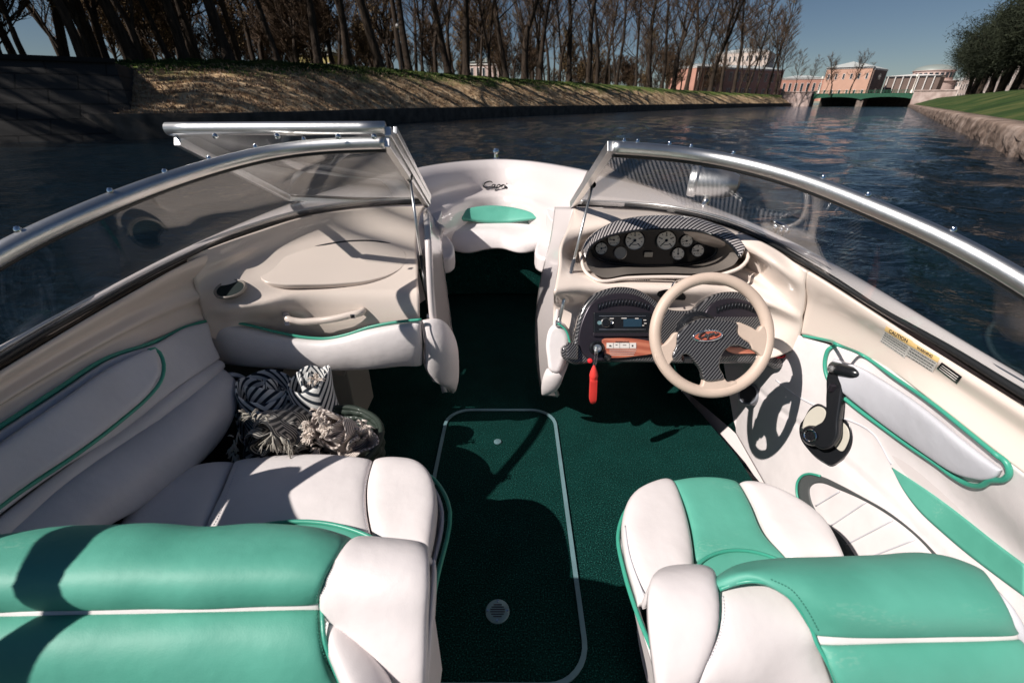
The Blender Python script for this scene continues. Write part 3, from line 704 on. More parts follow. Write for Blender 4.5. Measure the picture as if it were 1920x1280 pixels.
def dial(u, v, r, big, needle, blank=False):
    c = Y(u, v, 1.764); nrm = V(-.12,-.93,.32).normalized(); R_ = r*.00219
    g = lathe('dial', [(R_*1.1,0),(R_*1.1,.006),(R_*1.0,.008),(R_*.97,.004)], c, nrm, M['black' if not blank else 'alu'], sc, 28)
    f = lathe('dial_face', [(R_*.98,0.0035),(0,.0036)], c, nrm, M['gauge'] if not blank else M['lcd'], g, 28)
    if blank: return
    ax = V(1,0,0); ax = (ax-nrm*ax.dot(nrm)).normalized(); ay = nrm.cross(ax); ay = ay if ay.z > 0 else -ay
    vs, fs = [], []
    nt_ = 9 if big else 5
    for i in range(nt_):
        a = math.radians(225-270*i/(nt_-1)); d = ax*math.cos(a)+ay*math.sin(a); t_ = nrm.cross(d)
        box_geo(vs, fs, c+d*R_*.74+nrm*.0042, R_*(.13 if i % 2 == 0 or not big else .05), R_*.045, .0003, (d, t_, nrm))
        if big and i % 2 == 0: box_geo(vs, fs, c+d*R_*.52+nrm*.0042, R_*.09, R_*.05, .0003, (ax, ay, nrm))
    box_geo(vs, fs, c-ay*R_*.45+nrm*.0042, R_*.25, R_*.03, .0003, (ax, ay, nrm))
    a = math.radians(needle); d = ax*math.cos(a)+ay*math.sin(a)
    box_geo(vs, fs, c+d*R_*.32+nrm*.0052, R_*.5, R_*.045, .0005, (d, nrm.cross(d), nrm))
    mesh_from('needle', vs, fs, M['ink'], g, False)
    lathe('needle_hub', [(R_*.16,.0045),(R_*.14,.007),(0,.0072)], c, nrm, M['black'], g, 14)
dial(1127.5,466,10.7,0,10); dial(1151,450,11,0,175); dial(1190,451,17,1,228); dial(1163,474,11,0,0,True)
dial(1249,451,17,1,225); dial(1287,452,10.7,0,190); dial(1271,476,11,0,95); dial(1308,470,11,0,180)
boxes('trip_display', [(Y(1216,477,1.762), .017, .003, .010)], M['lcd'], sc, .001)
# vent slots and badge on the shelf
vs, fs = [], []
for i in range(17):
    u = 1148+i*4.2; a = on(sd_, u, 523+abs(i-8)*.15, .002); box_geo(vs, fs, a, .0016, .008, .002)
mesh_from('vent_slots', vs, fs, M['ink'], sc, False)
plate('badge_plate', [on(sd_, u, v, .004) for u, v in crp([(1232,548),(1245,543),(1262,544),(1284,551),(1286,558),(1270,559),(1248,555),(1234,552)], 28)], (0,-.6,.8), .006, M['black'], sc, .001)
tube('badge_wire', [on(sd_, u, v, .012) for u, v in ((1256,545),(1262,535),(1272,530),(1285,528))], .003, M['chrome'], sc)
# ---- lower switch panel
pp = V(.39,1.5,.714); pn = V(0,-.894,.447); pn.normalize()
def PP(u, v, off=0): return PL(u, v, pp-V(0,.035,0)+pn*off, pn)
outl = [(1070,650),(1078,634),(1082,604),(1092,577),(1109,554),(1134,542),(1163,537),(1199,543),(1227,560),(1254,579),(1279,582),(1303,579),(1320,563),(1340,551),(1370,546),(1404,550),(1441,572),(1474,598),(1503,630),(1496,650),(1476,684),(1460,692),(1440,684),(1402,682),(1300,682),(1219,680),(1121,680),(1066,680),(1056,673),(1055,650),(1060,645)]
lowp = plate('switch_panel', [PP(u,v) for u,v in crp(outl, 150)], pn, .05, M['carbon'], sc, .012, 4)
ins1 = [(1084,640),(1086,620),(1094,594),(1107,570),(1137,553),(1171,549),(1205,558),(1228,577),(1234,619),(1230,664),(1190,672),(1149,676),(1101,672)]
plate('panel_insert', [PP(u,v,.006) for u,v in crp(ins1, 90)], pn, .014, M['dkmetal'], sc, .006, 4)
ins2 = [(1318,597),(1334,570),(1365,559),(1402,564),(1441,586),(1460,622),(1466,648),(1450,662),(1400,664),(1331,662),(1320,630)]
plate('panel_insert', [PP(u,v,.006) for u,v in crp(ins2, 90)], pn, .014, M['dkmetal'], sc, .006, 4)
for (u0, u1, v0, n_) in ((1122,1214,566,16),(1345,1415,572,12)):
    vs, fs = [], []
    for i in range(n_):
        t = i/(n_-1); u = u0+(u1-u0)*t; v = v0+9*(2*t-1)**2
        box_geo(vs, fs, PP(u, v, .008), .0022, .011, .002, (V(1,0,0), V(0,.447,.894), pn))
        box_geo(vs, fs, PP(u+1.5, v+3, .010), .0012, .004, .002, (V(1,0,0), V(0,.447,.894), pn))
    o = mesh_from('louvre', vs, fs, [M['black']], sc, False)
    vs, fs = [], []
    for i in range(n_):
        t = i/(n_-1); u = u0+(u1-u0)*t; v = v0+9*(2*t-1)**2
        box_geo(vs, fs, PP(u+2, v+1, .0095), .0007, .008, .0015, (V(1,0,0), V(.2,.447,.894).normalized(), pn))
    mesh_from('louvre_edge', vs, fs, M['alu'], sc, False)
# stitched pocket net on the right insert
plate('mesh_pocket', [PP(u,v,.010) for u,v in ((1330,594),(1425,594),(1432,622),(1336,618))], pn, .004, M['carbon'], sc, 0)
# radio
rad = lambda u, v, o_: PP(u, v, o_)
ra = boxes('radio', [(PP(1165,605,.004), .100, .036, .012, (V(1,0,0), V(0,.447,.894), pn))], M['black'], sc, .003)
def onrad(name, u, v, hw, hh, m_, off=.018): return boxes(name, [(PP(u,v,off), hw, hh, .0008, (V(1,0,0), V(0,.447,.894), pn))], m_, ra)
onrad('radio_trim', 1167, 592.5, .082, .0008, M['alu']); onrad('radio_trim', 1167, 617.5, .082, .0010, M['alu'])
mdisp = mat('radio_display', (.02,.045,.07), .1)
onrad('radio_display', 1186, 605, .032, .014, mdisp)
for (u,v,hw) in ((1147,597,.007),(1170,596.5,.009),(1194,597,.006),(1209,600,.005),(1210,606,.004),(1206,610,.003)): onrad('radio_button', u, v, hw, .0014, M['label'], .0185)
lathe('radio_knob', [(.0165,0),(.0165,.012),(.0145,.015),(.0135,.012),(0,.012)], PP(1135,605,.016), pn, M['alu'], ra, 30)
lathe('knob_cap', [(.0138,.0118),(.012,.016),(0,.0165)], PP(1135,605,.016), pn, M['black'], ra, 30)
lathe('radio_knob', [(.007,0),(.007,.006),(0,.006)], PP(1123.5,605,.016), pn, M['hatch'], ra, 20)
lathe('radio_knob', [(.0065,0),(.0065,.004),(.005,.003),(0,.003)], PP(1146,604,.016), pn, M['alu'], ra, 20)
boxes('radio_shelf', [(PP(1165,627,.008), .10, .006, .008, (V(1,0,0), V(0,.447,.894), pn))], M['dkmetal'], sc, .002)
# red wood trim strip with the warning card
wt = [(1129,637),(1150,634),(1180,634),(1222,640),(1250,648),(1232,660),(1190,668),(1150,671),(1135,670),(1133,655)]
plate('wood_trim', [PP(u,v,.014) for u,v in crp(wt, 50)], pn, .012, M['wood'], sc, .002)
wt2 = [(1355,650),(1380,651),(1420,650),(1448,645),(1462,640),(1462,652),(1440,660),(1400,663),(1370,661)]
plate('wood_trim', [PP(u,v,.014) for u,v in crp(wt2, 40)], pn, .012, M['wood'], sc, .002)
wc = boxes('warning_card', [(PP(1165,647.5,.0155), .052, .0095, .0006, (V(1,0,0), V(0,.447,.894), pn))], M['label'], sc)
L = []
for u in (1150,1162,1180): L.append((PP(u,647.5,.0165), .0004, .009, .0003, (V(1,0,0), V(0,.447,.894), pn)))
for (u,v,hw,hh) in ((1144,648,.003,.0025),(1145,649,.0045,.001),(1156,646.5,.003,.0012),(1171,647,.006,.001),(1186,648,.0028,.0028)): L.append((PP(u,v,.0165), hw, hh, .0003, (V(1,0,0), V(0,.447,.894), pn)))
boxes('print', L, M['ink'], wc)
def text3d(name, s, org, ax, ay, size, mat_, parent, shear=0, ext=.0004, bold=False):
    cu = bpy.data.curves.new(name, 'FONT'); cu.body = s; cu.size = 1; cu.extrude = ext/size; cu.align_x = 'CENTER'; cu.align_y = 'CENTER'; cu.shear = shear
    if bold: cu.offset = .015
    ob = bpy.data.objects.new(name, cu); C.objects.link(ob); bpy.context.view_layer.update()
    me = bpy.data.meshes.new_from_object(ob.evaluated_get(bpy.context.evaluated_depsgraph_get())); bpy.data.objects.remove(ob)
    ax = ax.normalized()*size; ay = (ay-ax*(ay.dot(ax)/ax.dot(ax))).normalized()*size; az = ax.cross(ay).normalized()*size
    for v_ in me.vertices: v_.co = org+ax*v_.co.x+ay*v_.co.y+az*v_.co.z
    me.materials.clear()
    return link(me, name, mat_, parent, False)
text3d('warning_text', 'WARNING', PP(1166,641,.0165), V(1,0,0), V(0,.447,.894), .010, M['ink'], sc, .2)
L = []
for k in range(4): L.append((PP(1168-k*.6,655+k*3.4,.016), .048-.002*k, .0006, .0003, (V(1,0,0), V(0,.447,.894), pn)))
boxes('print_line', L, M['label'], sc)
# ignition switch
ig = PP(1118,652,.008)
lathe('ignition_switch', [(.026,0),(.026,.010),(.020,.016),(.017,.014),(.014,.022),(0,.022)], ig, pn, M['black'], sc, 30)
lathe('switch_bezel', [(.0135,.0215),(.0135,.026),(.008,.026),(.008,.023),(0,.023)], ig, pn, M['alu'], sc, 24)
lathe('kill_switch', [(.012,0),(.011,.014),(0,.016)], PP(1136,668,.01), V(.6,-.8,.1), M['black'], sc, 20)
lathe('warning_lamp', [(.009,0),(.008,.006),(0,.009)], PP(1106,676,.008), pn, M['redp'], sc, 18)
boxes('carbon_end', [(PP(1072,658,.004), .022, .030, .018, (V(1,0,-.15).normalized(), V(0,.447,.894), pn))], M['carbon'], sc, .008)
lathe('round_knob', [(.026,0),(.028,.010),(.026,.028),(.018,.036),(0,.038)], PP(1473,636,.006), V(-.3,-.85,.45), M['black'], sc, 28)
lathe('knob_ring', [(.031,0),(.031,.006),(.025,.006)], PP(1461,655,.010), pn, M['redp'], sc, 20)
boxes('rocker_switch', [(PP(1285+i*20,668,.002), .012, .012, .01, (V(1,0,0), V(0,.447,.894), pn)) for i in range(2)], M['black'], sc, .002)
# ---- steering column and wheel
fw = V(0, CT, -ST); wc_ = S(1334,628,.00156)
up_ = V(0, ST, CT); rt_ = V(1,0,0)
def W(u, v, off=0):  # point on the wheel plane; off towards the driver
    return PL(u, v, wc_-fw*off, fw)
col_top = PP(1300,615,.0)
lathe('steering_column', [(.075,0),(.072,.03),(.066,.035),(.064,.05),(.058,.055),(.055,.075),(.050,.08),(.046,.12)], PP(1306,622,-.005), (W(1334,628)-PP(1306,622)).normalized(), M['black'], sc, 36)
wh = B('steering_wheel')
circ = [W(1334+106*math.cos(a), 628-107*math.sin(a)) for a in [2*math.pi*i/80 for i in range(80)]]
tube('rim', circ, .0168, M['wheel'], wh, closed=True, raw=True, seg=18)
hz = [(1040,870),(1075,835),(1120,800),(1200,772),(1330,780),(1400,788),(1432,800),(1432,860),(1470,905),(1520,945),(1524,975),(1470,962),(1420,950),(1360,975),(1325,1030),(1315,1090),(1345,1170),(1290,1186),(1212,1182),(1195,1120),(1150,1060),(1095,1010),(1050,1025),(1010,1050),(1000,1020),(1025,960)]
hz = [(980+x/3.556, 380+y/3.556) for x, y in hz]
plate('hub_cover', [W(u,v,.020) for u,v in crp(hz, 130)], -fw, .026, M['carbon'], wh, .008, 4)
for sp in ([(1048,880),(1040,862),(1018,866),(985,905),(950,940),(905,960),(880,1010),(905,1080),(950,1130),(975,1090),(1000,1055),(1022,1040),(1030,960)],
           [(1428,800),(1440,796),(1480,808),(1530,830),(1570,850),(1600,815),(1640,900),(1600,1030),(1570,1000),(1545,985),(1525,975),(1520,945),(1465,905),(1430,860)],
           [(1212,1172),(1345,1165),(1372,1195),(1430,1190),(1440,1240),(1290,1285),(1140,1250),(1150,1215),(1195,1220)]):
    sp = [(980+x/3.556, 380+y/3.556) for x, y in sp]
    plate('spoke', [W(u,v,.013) for u,v in crp(sp, 60)], -fw, .022, M['wheel'], wh, .009, 4)
bd = [W(1327+27*math.cos(a), 629-9.5*math.sin(a)-4*math.cos(a)*.6, .0235) for a in [2*math.pi*i/40 for i in range(40)]]
tube('badge_bezel', bd, .003, M['chrome'], wh, closed=True, raw=True)
mbad = mat('badge_enamel', (.50,.13,.08), .3)
plate('badge', bd, -fw, .004, mbad, wh, .001)
o1 = W(1310,634,.027); script('badge_script', o1, (W(1345,628,.027)-o1)/3.1, (W(1310,624.5,.027)-o1), None, .0021, M['ink'], wh)
boxes('column_switch', [(W(1288,672,.0), .012, .012, .01)], M['black'], wh, .003)

# ================================================================ starboard coaming and side trim
D0 = [p+V(-.012,-.004,-.012) for p in cr(BS[4:], 9)]
D1 = SS([(1500,630,.0018),(1549,637,.00170),(1619,665,.00155),(1700,718,.00138),(1760,760,.00123),(1883,858,.00107),(1925,890,.00102),V(1.0,.45,.66),V(1.0,-.3,.66)])
D1x = cr([D1[0]+(D1[0]-D1[1])*2.4+V(.01,0,0)]+D1[1:], 9)
scm = [D0, [a.lerp(b,.12)+V(-.004,0,.006) for a,b in zip(D0, D1x)], [a.lerp(b,.5)+V(.012,0,.0) for a,b in zip(D0, D1x)], D1x]
coam = surf('starboard_coaming', scm, M['cream'], boat, 80, 30, .012)
strm = B('starboard_side_trim')
E1 = [V(1.03,1.95,0),V(1.01,1.7,0),V(.985,1.35,.0),V(.975,1.2,.0),V(.96,.9,0),V(.955,.7,0),V(.95,.4,0),V(.95,0,0),V(.95,-.4,0)]
K = SS([V(1.0,1.85,.46),(1455,700,.00195),(1500,735,.00181),(1560,765,.00168),(1660,820,.00148),(1760,905,.00131),(1850,985,.00118),(1930,1060,.00108),V(.95,.3,.42),V(.95,-.3,.42)])
bowall = cr([V(.99,1.8,.61)]+D1, 10)
wall = surf('wall_panel', [bowall, [a.lerp(b,.5)+V(-.005,0,0) for a,b in zip(bowall, cr(K,10))], K, [a.lerp(b,.4)+V(.0,0,0) for a,b in zip(cr(K,10), cr(E1,10))], E1], M['vinyl'], strm, 80, 60, .01,
            disp=lambda s, t, p: -.006*math.exp(-((t-.5)/.012)**2))
tube('piping', [p+V(-.005,-.003,.003) for p in onl((coam, wall), [(1506,632),(1549,637),(1574,648),(1619,665),(1681,708),(1760,762),(1822,811),(1880,858)], .004)], .0048, M['greenp'], strm, n=60)
lp_ = [(1573,650),(1559,652),(1550,672),(1551,698),(1568,730),(1594,752),(1665,804),(1720,842),(1760,868),(1795,893),(1822,907),(1846,909),(1862,900),(1890,897),(1899,884),(1893,866),(1870,848)]
tube('pocket_piping', onl((wall, coam), lp_, .006), .0058, M['greenp'], strm, n=110)
pk = pad('arm_pad', [onl(wall, [(1566,672),(1604,684),(1660,714),(1740,768),(1820,833),(1882,880)], .002), onl(wall, [(1558,690),(1600,722),(1660,762),(1740,824),(1810,870),(1876,892)], .002), onl(wall, [(1562,716),(1600,747),(1664,795),(1740,847),(1800,885),(1850,900)], .002)], .016, M['vinylg'], strm, 60, 20, 5)
# green flash
gfl = [onl(wall, [(1673,876),(1700,893),(1745,922),(1790,955),(1828,985),(1880,1026),(1925,1060)], .003), onl(wall, [(1674,878),(1695,918),(1724,957),(1770,1000),(1815,1038),(1870,1080),(1925,1120)], .003)]
surf('green_flash', gfl, M['green'], strm, 50, 10, .004)
# oval pocket with ribbed back
oo = [(1582,1064),(1560,1030),(1535,995),(1512,960),(1499,930),(1499,905),(1508,892),(1520,889),(1541,893),(1578,910),(1620,933),(1662,957),(1720,1003),(1778,1062)]
ii = [(1616,1064),(1600,1036),(1582,1010),(1550,980),(1532,960),(1520,932),(1519,915),(1527,907),(1537,905),(1575,918),(1618,937),(1660,961),(1716,1004),(1772,1064)]
mpk = mat('pocket_lining', (.075,.08,.08), .6, bump=.2, bscale=150)
surf('pocket_edge', [onl(wall, oo, .004), onl(wall, ii, .002)], mpk, strm, 90, 6, .004)
tube('pocket_binding', onl(wall, [(1582,1064),(1560,1030),(1535,995),(1512,960),(1498,930),(1498,905),(1507,892),(1520,888),(1541,892)], .006), .004, M['greenp'], strm, n=60)
for a, b in (((1531,948),(1576,921)),((1560,985),(1626,941)),((1590,1020),(1676,975)),((1612,1052),(1716,1012)),((1700,1056),(1760,1040))):
    tube('rib_seam', onl(wall, [(a[0]+(b[0]-a[0])*t, a[1]+(b[1]-a[1])*t) for t in (0,.25,.5,.75,1)], .0035), .0016, M['vinylg'], strm, n=12)
tube('seam', onl(wall, [(1455,712),(1500,745),(1560,775),(1640,815),(1672,870)], .002), .0018, M['vinylg'], strm, n=40)
# cup holder ring
chp = on(wall, 1414, 738, .022)
lathe('cup_holder', [(.044,-.03),(.044,.004),(.040,.008),(.036,.004),(.033,-.03),(0,-.032)], chp, (-.85,-.25,.4), M['shadepl'], strm, 36)
lathe('cup_well', [(.0365,.0045),(0,.005)], chp, (-.85,-.25,.4), M['ink'], strm, 36)
# warning stickers on the coaming
def decal(name, quad, m_, off, nx=8, parent=None):
    g = []
    for j in range(5):
        r = []
        for i in range(nx):
            s = i/(nx-1); t = j/4
            a = V(*quad[0],0).lerp(V(*quad[1],0), s); b = V(*quad[3],0).lerp(V(*quad[2],0), s); p = a.lerp(b, t); r.append(on(coam, p.x, p.y, off))
        g.append(r)
    return link(grid_me(name, g), name, m_, parent or strm)
def sticker(q, head, lines):
    d = decal('warning_sticker', q, M['label'], .0015, 8, boat)
    def at(s, t): 
        a = V(*q[0],0).lerp(V(*q[1],0), s); b = V(*q[3],0).lerp(V(*q[2],0), s); return a.lerp(b, t)
    if head:
        qq = [at(0,0),at(1,0),at(1,.28),at(0,.28)]; decal('sticker_head', [(p.x,p.y) for p in qq], M['yellow'], .0022, 8, d)
        c = at(.5,.14); a0 = on(coam, *at(.3,.14).xy, .003); a1 = on(coam, *at(.7,.14).xy, .003); b0 = on(coam, *at(.5,.28).xy, .003); b1 = on(coam, *at(.5,0).xy, .003)
        text3d('sticker_text', head, on(coam, c.x, c.y, .003), a1-a0, b1-b0, (b1-b0).length*.8, M['ink'], d)
    for k in range(lines):
        t = .36+.56*k/max(lines-1, 1); s = .04
        random.seed(k*7+int(q[0][0]))
        vs, fs = [], []
        while s < .94:
            wd = random.uniform(.03,.10); p0 = on(coam, *at(s,t).xy, .0027); p1 = on(coam, *at(min(s+wd,.96),t).xy, .0027)
            dv = p1-p0
            box_geo(vs, fs, (p0+p1)/2, dv.length/2, .0006, .0002, (dv.normalized(), V(0,0,1).cross(dv).cross(dv).normalized(), dv.cross(V(0,0,1).cross(dv).cross(dv)).normalized())); s += wd+.025
        mesh_from('sticker_print', vs, fs, M['ink'], d, False)
    return d
sticker([(1663,611),(1713,640),(1697,671),(1651,639)], 'CAUTION', 5)
sticker([(1712,641),(1763,672),(1750,698),(1699,666)], 'WARNING', 4)
d = decal('data_plate', [(1767,679),(1805,706),(1795,719),(1757,690)], M['black'], .0015, 8, boat)
for t in (.25,.5,.75):
    q = [(1767,679),(1805,706),(1795,719),(1757,690)]
    a = V(*q[0],0).lerp(V(*q[3],0), t); b = V(*q[1],0).lerp(V(*q[2],0), t)
    tube('plate_line', [on(coam, *a.lerp(b,.1).xy, .0025), on(coam, *a.lerp(b,.9).xy, .0025)], .0008, M['label'], d, raw=True, seg=4)
# ---- throttle control
tc_ = B('throttle_control')
tz = lambda u, v, off: on(wall, u, v, off)
base = [(1500,792),(1504,787),(1520,762),(1532,756),(1545,762),(1575,778),(1594,795),(1598,812),(1594,838),(1575,862),(1556,872),(1540,864),(1514,843),(1499,820)]
bp_ = [tz(u,v,0) for u,v in base]; bn = V(-.92,-.28,.28).normalized()
c0 = sum(bp_, V(0,0,0))/len(bp_)
def TP(u, v, off): return PL(u, v, c0+bn*off, bn)
plate('base_plate', [TP(u,v,.022) for u,v in crp(base, 60)], bn, .035, M['black'], tc_, .006, 4)
plate('cover_plate', [TP(u,v,.0245) for u,v in crp([(1506,790),(1522,766),(1533,761),(1545,766),(1540,800),(1520,812),(1505,805)], 40)], bn, .006, M['beigepl'], tc_, .002)
plate('cover_plate', [TP(u,v,.0245) for u,v in crp([(1572,788),(1588,800),(1592,812),(1588,832),(1578,846),(1566,838),(1562,810)], 40)], bn, .006, M['beigepl'], tc_, .002)
lathe('pivot_boss', [(.032,0),(.032,.035),(.027,.042),(.018,.042),(.016,.038),(0,.038)], TP(1535,817,.02), bn, M['black'], tc_, 36)
lathe('pivot_ring', [(.021,.042),(.019,.044),(.016,.043)], TP(1535,817,.02), bn, M['chrome'], tc_, 36)
lv = [(1522,830),(1514,817),(1524,800),(1540,790),(1547,740),(1550,700),(1556,688),(1580,694),(1582,705),(1578,740),(1571,790),(1568,822),(1556,838),(1538,842)]
plate('lever_arm', [TP(u,v,.062) for u,v in crp(lv, 70)], bn, .026, M['black'], tc_, .008, 4)
h0, h1 = TP(1560,688,.062), TP(1618,704,.070)
tube('lever_grip', [h0, h0.lerp(h1,.3), h0.lerp(h1,.7), h1], [.018,.019,.018,.013], M['black'], tc_, raw=True, seg=16)
lathe('trim_button', [(.009,0),(.009,.012),(0,.013)], TP(1562,691,.075), bn, M['alu'], tc_, 18)
boxes('neutral_button', [(TP(1560,727,.066), .008, .006, .012)], M['dkmetal'], tc_, .002)
boxes('detent', [(TP(1508,805,.028), .008, .006, .006), (TP(1510,812,.028), .010, .003, .003)], M['alu'], tc_, .001)
lathe('red_trim_cap', [(.007,0),(.006,.006),(0,.006)], TP(1603,712,.058), V(-.2,-.8,-.4), M['redp'], tc_, 14)

# ================================================================ seats
def seat_box(name, pts, z0, z1, m_, parent): return plate(name, [V(p.x, p.y, z1) for p in pts], (0,0,1), z1-z0, m_, parent, .015, 3)
ps = B('passenger_seat', 'wide lounge seat of green and white vinyl on the port side')
zc = .365
def zz(l, z): return [Z(u, v, z) for u, v in l]
seat_box('seat_base', [V(-1.0,.88,0),V(-.6,.885,0),V(-.33,.85,0),V(-.30,.78,0),V(-.30,.3,0),V(-1.0,.3,0)], .02, .30, M['vinyl'], ps)
pad('cushion_panel', [zz([(285,935),(330,896),(385,878),(441,871)], zc-.005), zz([(235,985),(285,955),(340,935),(417,930)], zc+.005), zz([(200,1060),(250,1050),(310,1045),(372,1040)], zc)], .035, M['vinyl'], ps, 26, 26, 4)
cmid = pad('cushion_panel', [zz([(442,871),(520,864),(600,861),(699,868)], zc), zz([(420,930),(500,925),(600,925),(688,928)], zc+.008), zz([(395,985),(480,985),(590,985),(693,990)], zc+.005), zz([(374,1050),(480,1050),(590,1050),(712,1050)], zc)], .035, M['vinyl'], ps, 36, 30, 5)
pad('cushion_roll', [zz([(702,868),(740,867),(775,872),(806,896)], zc-.004), zz([(690,925),(740,920),(790,920),(820,940)], zc), zz([(694,985),(740,985),(790,985),(817,1000)], zc), zz([(712,1048),(745,1048),(785,1050),(806,1056)], zc)], .045, M['vinyl'], ps, 28, 34, 4)
sidepts = [(.93,.955),(.9,.99)]
pad('seat_side', [[V(-.60,.955,.345),V(-.40,.955,.345),V(-.24,.93,.345),V(-.19,.85,.345),V(-.185,.6,.345),V(-.185,.3,.345)], [V(-.60,.90,.05),V(-.42,.90,.05),V(-.31,.87,.05),V(-.28,.80,.05),V(-.28,.6,.05),V(-.28,.3,.05)]], .012, M['vinyl'], ps, 60, 20, 6)
tube('piping', [V(-.80,.95,.352),V(-.60,.968,.355),V(-.40,.968,.352),V(-.24,.945,.347),V(-.178,.86,.345),V(-.172,.6,.345),V(-.172,.3,.345)], .0055, M['greenp'], ps, n=70)
pad('green_lens', [zz([(430,1004),(480,988),(540,980),(600,981),(650,992),(700,1014)], zc+.04), zz([(420,1050),(480,1050),(540,1050),(600,1050),(650,1050),(750,1052)], zc+.04)], .012, M['green'], ps, 40, 10, 4)
tube('piping', zz([(420,1010),(480,987),(540,978),(600,979),(650,989),(700,1009),(738,1034)], zc+.055), .005, M['greenp'], ps, n=40)
# backrest
def rowY(l): return [PLs(*a) for a in l]
def bk(us, v, z, dy=0):
    r = []
    for u in us: r.append(Z(u, v, z)+V(0,dy,0))
    return r
def brow(spec, z=0): return [Z(q[0], q[1], q[2] if len(q) > 2 else z) for q in spec]
topz, z2, z3 = .66, .70, .645
us = [-560,-300,0,200,400,600]
r0 = brow([(-560,1045),(-300,1040),(0,1025),(130,1010),(400,1005),(590,1006),(655,1021)], .62)
r0b = [p+V(0,.03,-.10) for p in r0]
r1 = brow([(-560,1080),(-300,1070),(0,1052),(130,1043),(400,1040),(585,1040),(633,1050)], .665)
r2 = brow([(-560,1120),(-300,1110),(0,1095),(130,1090),(400,1085),(570,1082),(612,1086)], .665)
r3 = brow([(-560,1150),(-300,1145),(0,1136),(130,1133),(400,1128),(560,1124),(600,1124)], .625)
broll = pad('back_roll', [r0b, r0, r1, r2, r3], .02, M['green'], ps, 60, 40, 6, .006)
r4 = brow([(-560,1172),(-300,1166),(0,1158),(130,1155),(400,1149),(560,1145),(602,1144)], .612)
pad('stripe', [r3, r4], .012, M['vinyl'], ps, 60, 10, 4, .001)
r5 = brow([(-560,1230),(-300,1225),(0,1215),(130,1210),(400,1200),(560,1196),(606,1196)], .60)
r6 = brow([(-560,1330),(-300,1325),(0,1320),(130,1320),(400,1320),(560,1320),(655,1320)], .52)
r7 = brow([(-560,1600),(-300,1600),(0,1600),(130,1600),(400,1600),(560,1600),(760,1600)], .40)
bpan = pad('back_panel', [r4, r5, r6, r7], .022, M['green'], ps, 60, 40, 6, .008)
w0 = brow([(657,1022),(690,1028),(740,1034),(802,1040)], .63)
w0b = [p+V(0,.03,-.12) for p in w0]
w1 = brow([(632,1052),(680,1060),(740,1064),(806,1068)], .66)
w2 = brow([(604,1122),(660,1130),(730,1140),(804,1150)], .63)
w3 = brow([(606,1128),(660,1172),(720,1250),(770,1360)], .56)
w3r = brow([(804,1150),(803,1200),(801,1280),(800,1400)], .56)
pad('bolster', [w0b, w0, w1, brow([(612,1086),(668,1094),(735,1102),(806,1109)], .655), w2, brow([(640,1156),(690,1190),(745,1220),(803,1240)], .585), brow([(735,1320),(755,1330),(775,1340),(800,1350)], .49)], .022, M['vinyl'], ps, 34, 40, 4, .006)
pad('bolster', [brow([(604,1130),(607,1200),(632,1270),(665,1340)], .60), brow([(628,1150),(650,1215),(680,1270),(700,1340)], .585), brow([(642,1160),(690,1225),(730,1300),(760,1400)], .56)], .018, M['vinyl'], ps, 30, 20, 4, .003)
tube('piping', brow([(664,1022,.620),(636,1048,.655),(613,1085,.658),(602,1122,.626),(604,1146,.625),(608,1196,.612),(630,1260,.58),(665,1330,.53)]), .0032, M['greenp'], ps, n=60)
# back shell so that the seat is solid from behind
seat_box('back_shell', [V(-1.02,.50,0),V(-.145,.50,0),V(-.145,.36,0),V(-1.02,.36,0)], .25, .585, M['vinyl'], ps)
pad('back_side', [[V(-.142,.52,.57),V(-.132,.42,.585),V(-.13,.3,.53)],[V(-.175,.53,.30),V(-.17,.42,.30),V(-.17,.28,.30)]], .01, M['vinyl'], ps, 14, 14, 4)
stitch(broll, [(646,1032),(622,1056),(603,1090),(592,1120)], M['seamg'], ps, n=46)
stitch(bpan, [(594,1150),(597,1190),(612,1240),(632,1275)], M['seamg'], ps, n=40)
stitch(cmid, [(694,872),(682,925),(687,985),(696,1012)], M['vinylg'], ps, n=50); stitch(cmid, [(446,874),(424,930),(400,985),(386,1002)], M['vinylg'], ps, n=50)

ds = B('driver_seat', 'bucket seat of green and white vinyl behind the steering wheel')
zd = .36
seat_box('seat_base', [V(.40,.76,0),V(.50,.80,0),V(.66,.76,0),V(.72,.65,0),V(.72,.3,0),V(.38,.3,0),V(.37,.65,0)], .02, .30, M['vinyl'], ds)
pad('cushion_side', [zz([(1236,913),(1250,907),(1262,911)], zd), zz([(1182,940),(1225,935),(1275,945)], zd), zz([(1164,990),(1220,985),(1290,1000)], zd), zz([(1170,1050),(1225,1050),(1298,1055)], zd), zz([(1195,1137),(1245,1140),(1300,1140)], zd)], .045, M['vinyl'], ds, 26, 34, 4)
pad('cushion_centre', [zz([(1257,911),(1300,905),(1340,905),(1380,911)], zd), zz([(1278,950),(1320,948),(1360,950),(1404,958)], zd+.004), zz([(1292,1000),(1340,998),(1380,1002),(1432,1018)], zd), zz([(1300,1062),(1350,1060),(1420,1060),(1480,1066)], zd)], .032, M['green'], ds, 30, 34, 6)
pad('cushion_side', [zz([(1383,912),(1410,914),(1432,923)], zd), zz([(1405,955),(1445,945),(1482,944)], zd), zz([(1435,1015),(1480,990),(1524,970)], zd), zz([(1482,1068),(1525,1060),(1584,1062)], zd)], .045, M['vinyl'], ds, 26, 34, 4)
pad('green_lens', [zz([(1305,1062),(1330,1043),(1370,1033),(1420,1036),(1465,1052),(1490,1064)], zd+.038), zz([(1305,1095),(1340,1095),(1380,1095),(1420,1090),(1465,1080),(1492,1075)], zd+.038)], .010, M['green'], ds, 36, 10, 4)
tube('piping', zz([(1300,1075),(1312,1055),(1340,1038),(1375,1031),(1420,1035),(1465,1051),(1492,1066)], zd+.05), .004, M['greenp'], ds, n=40)
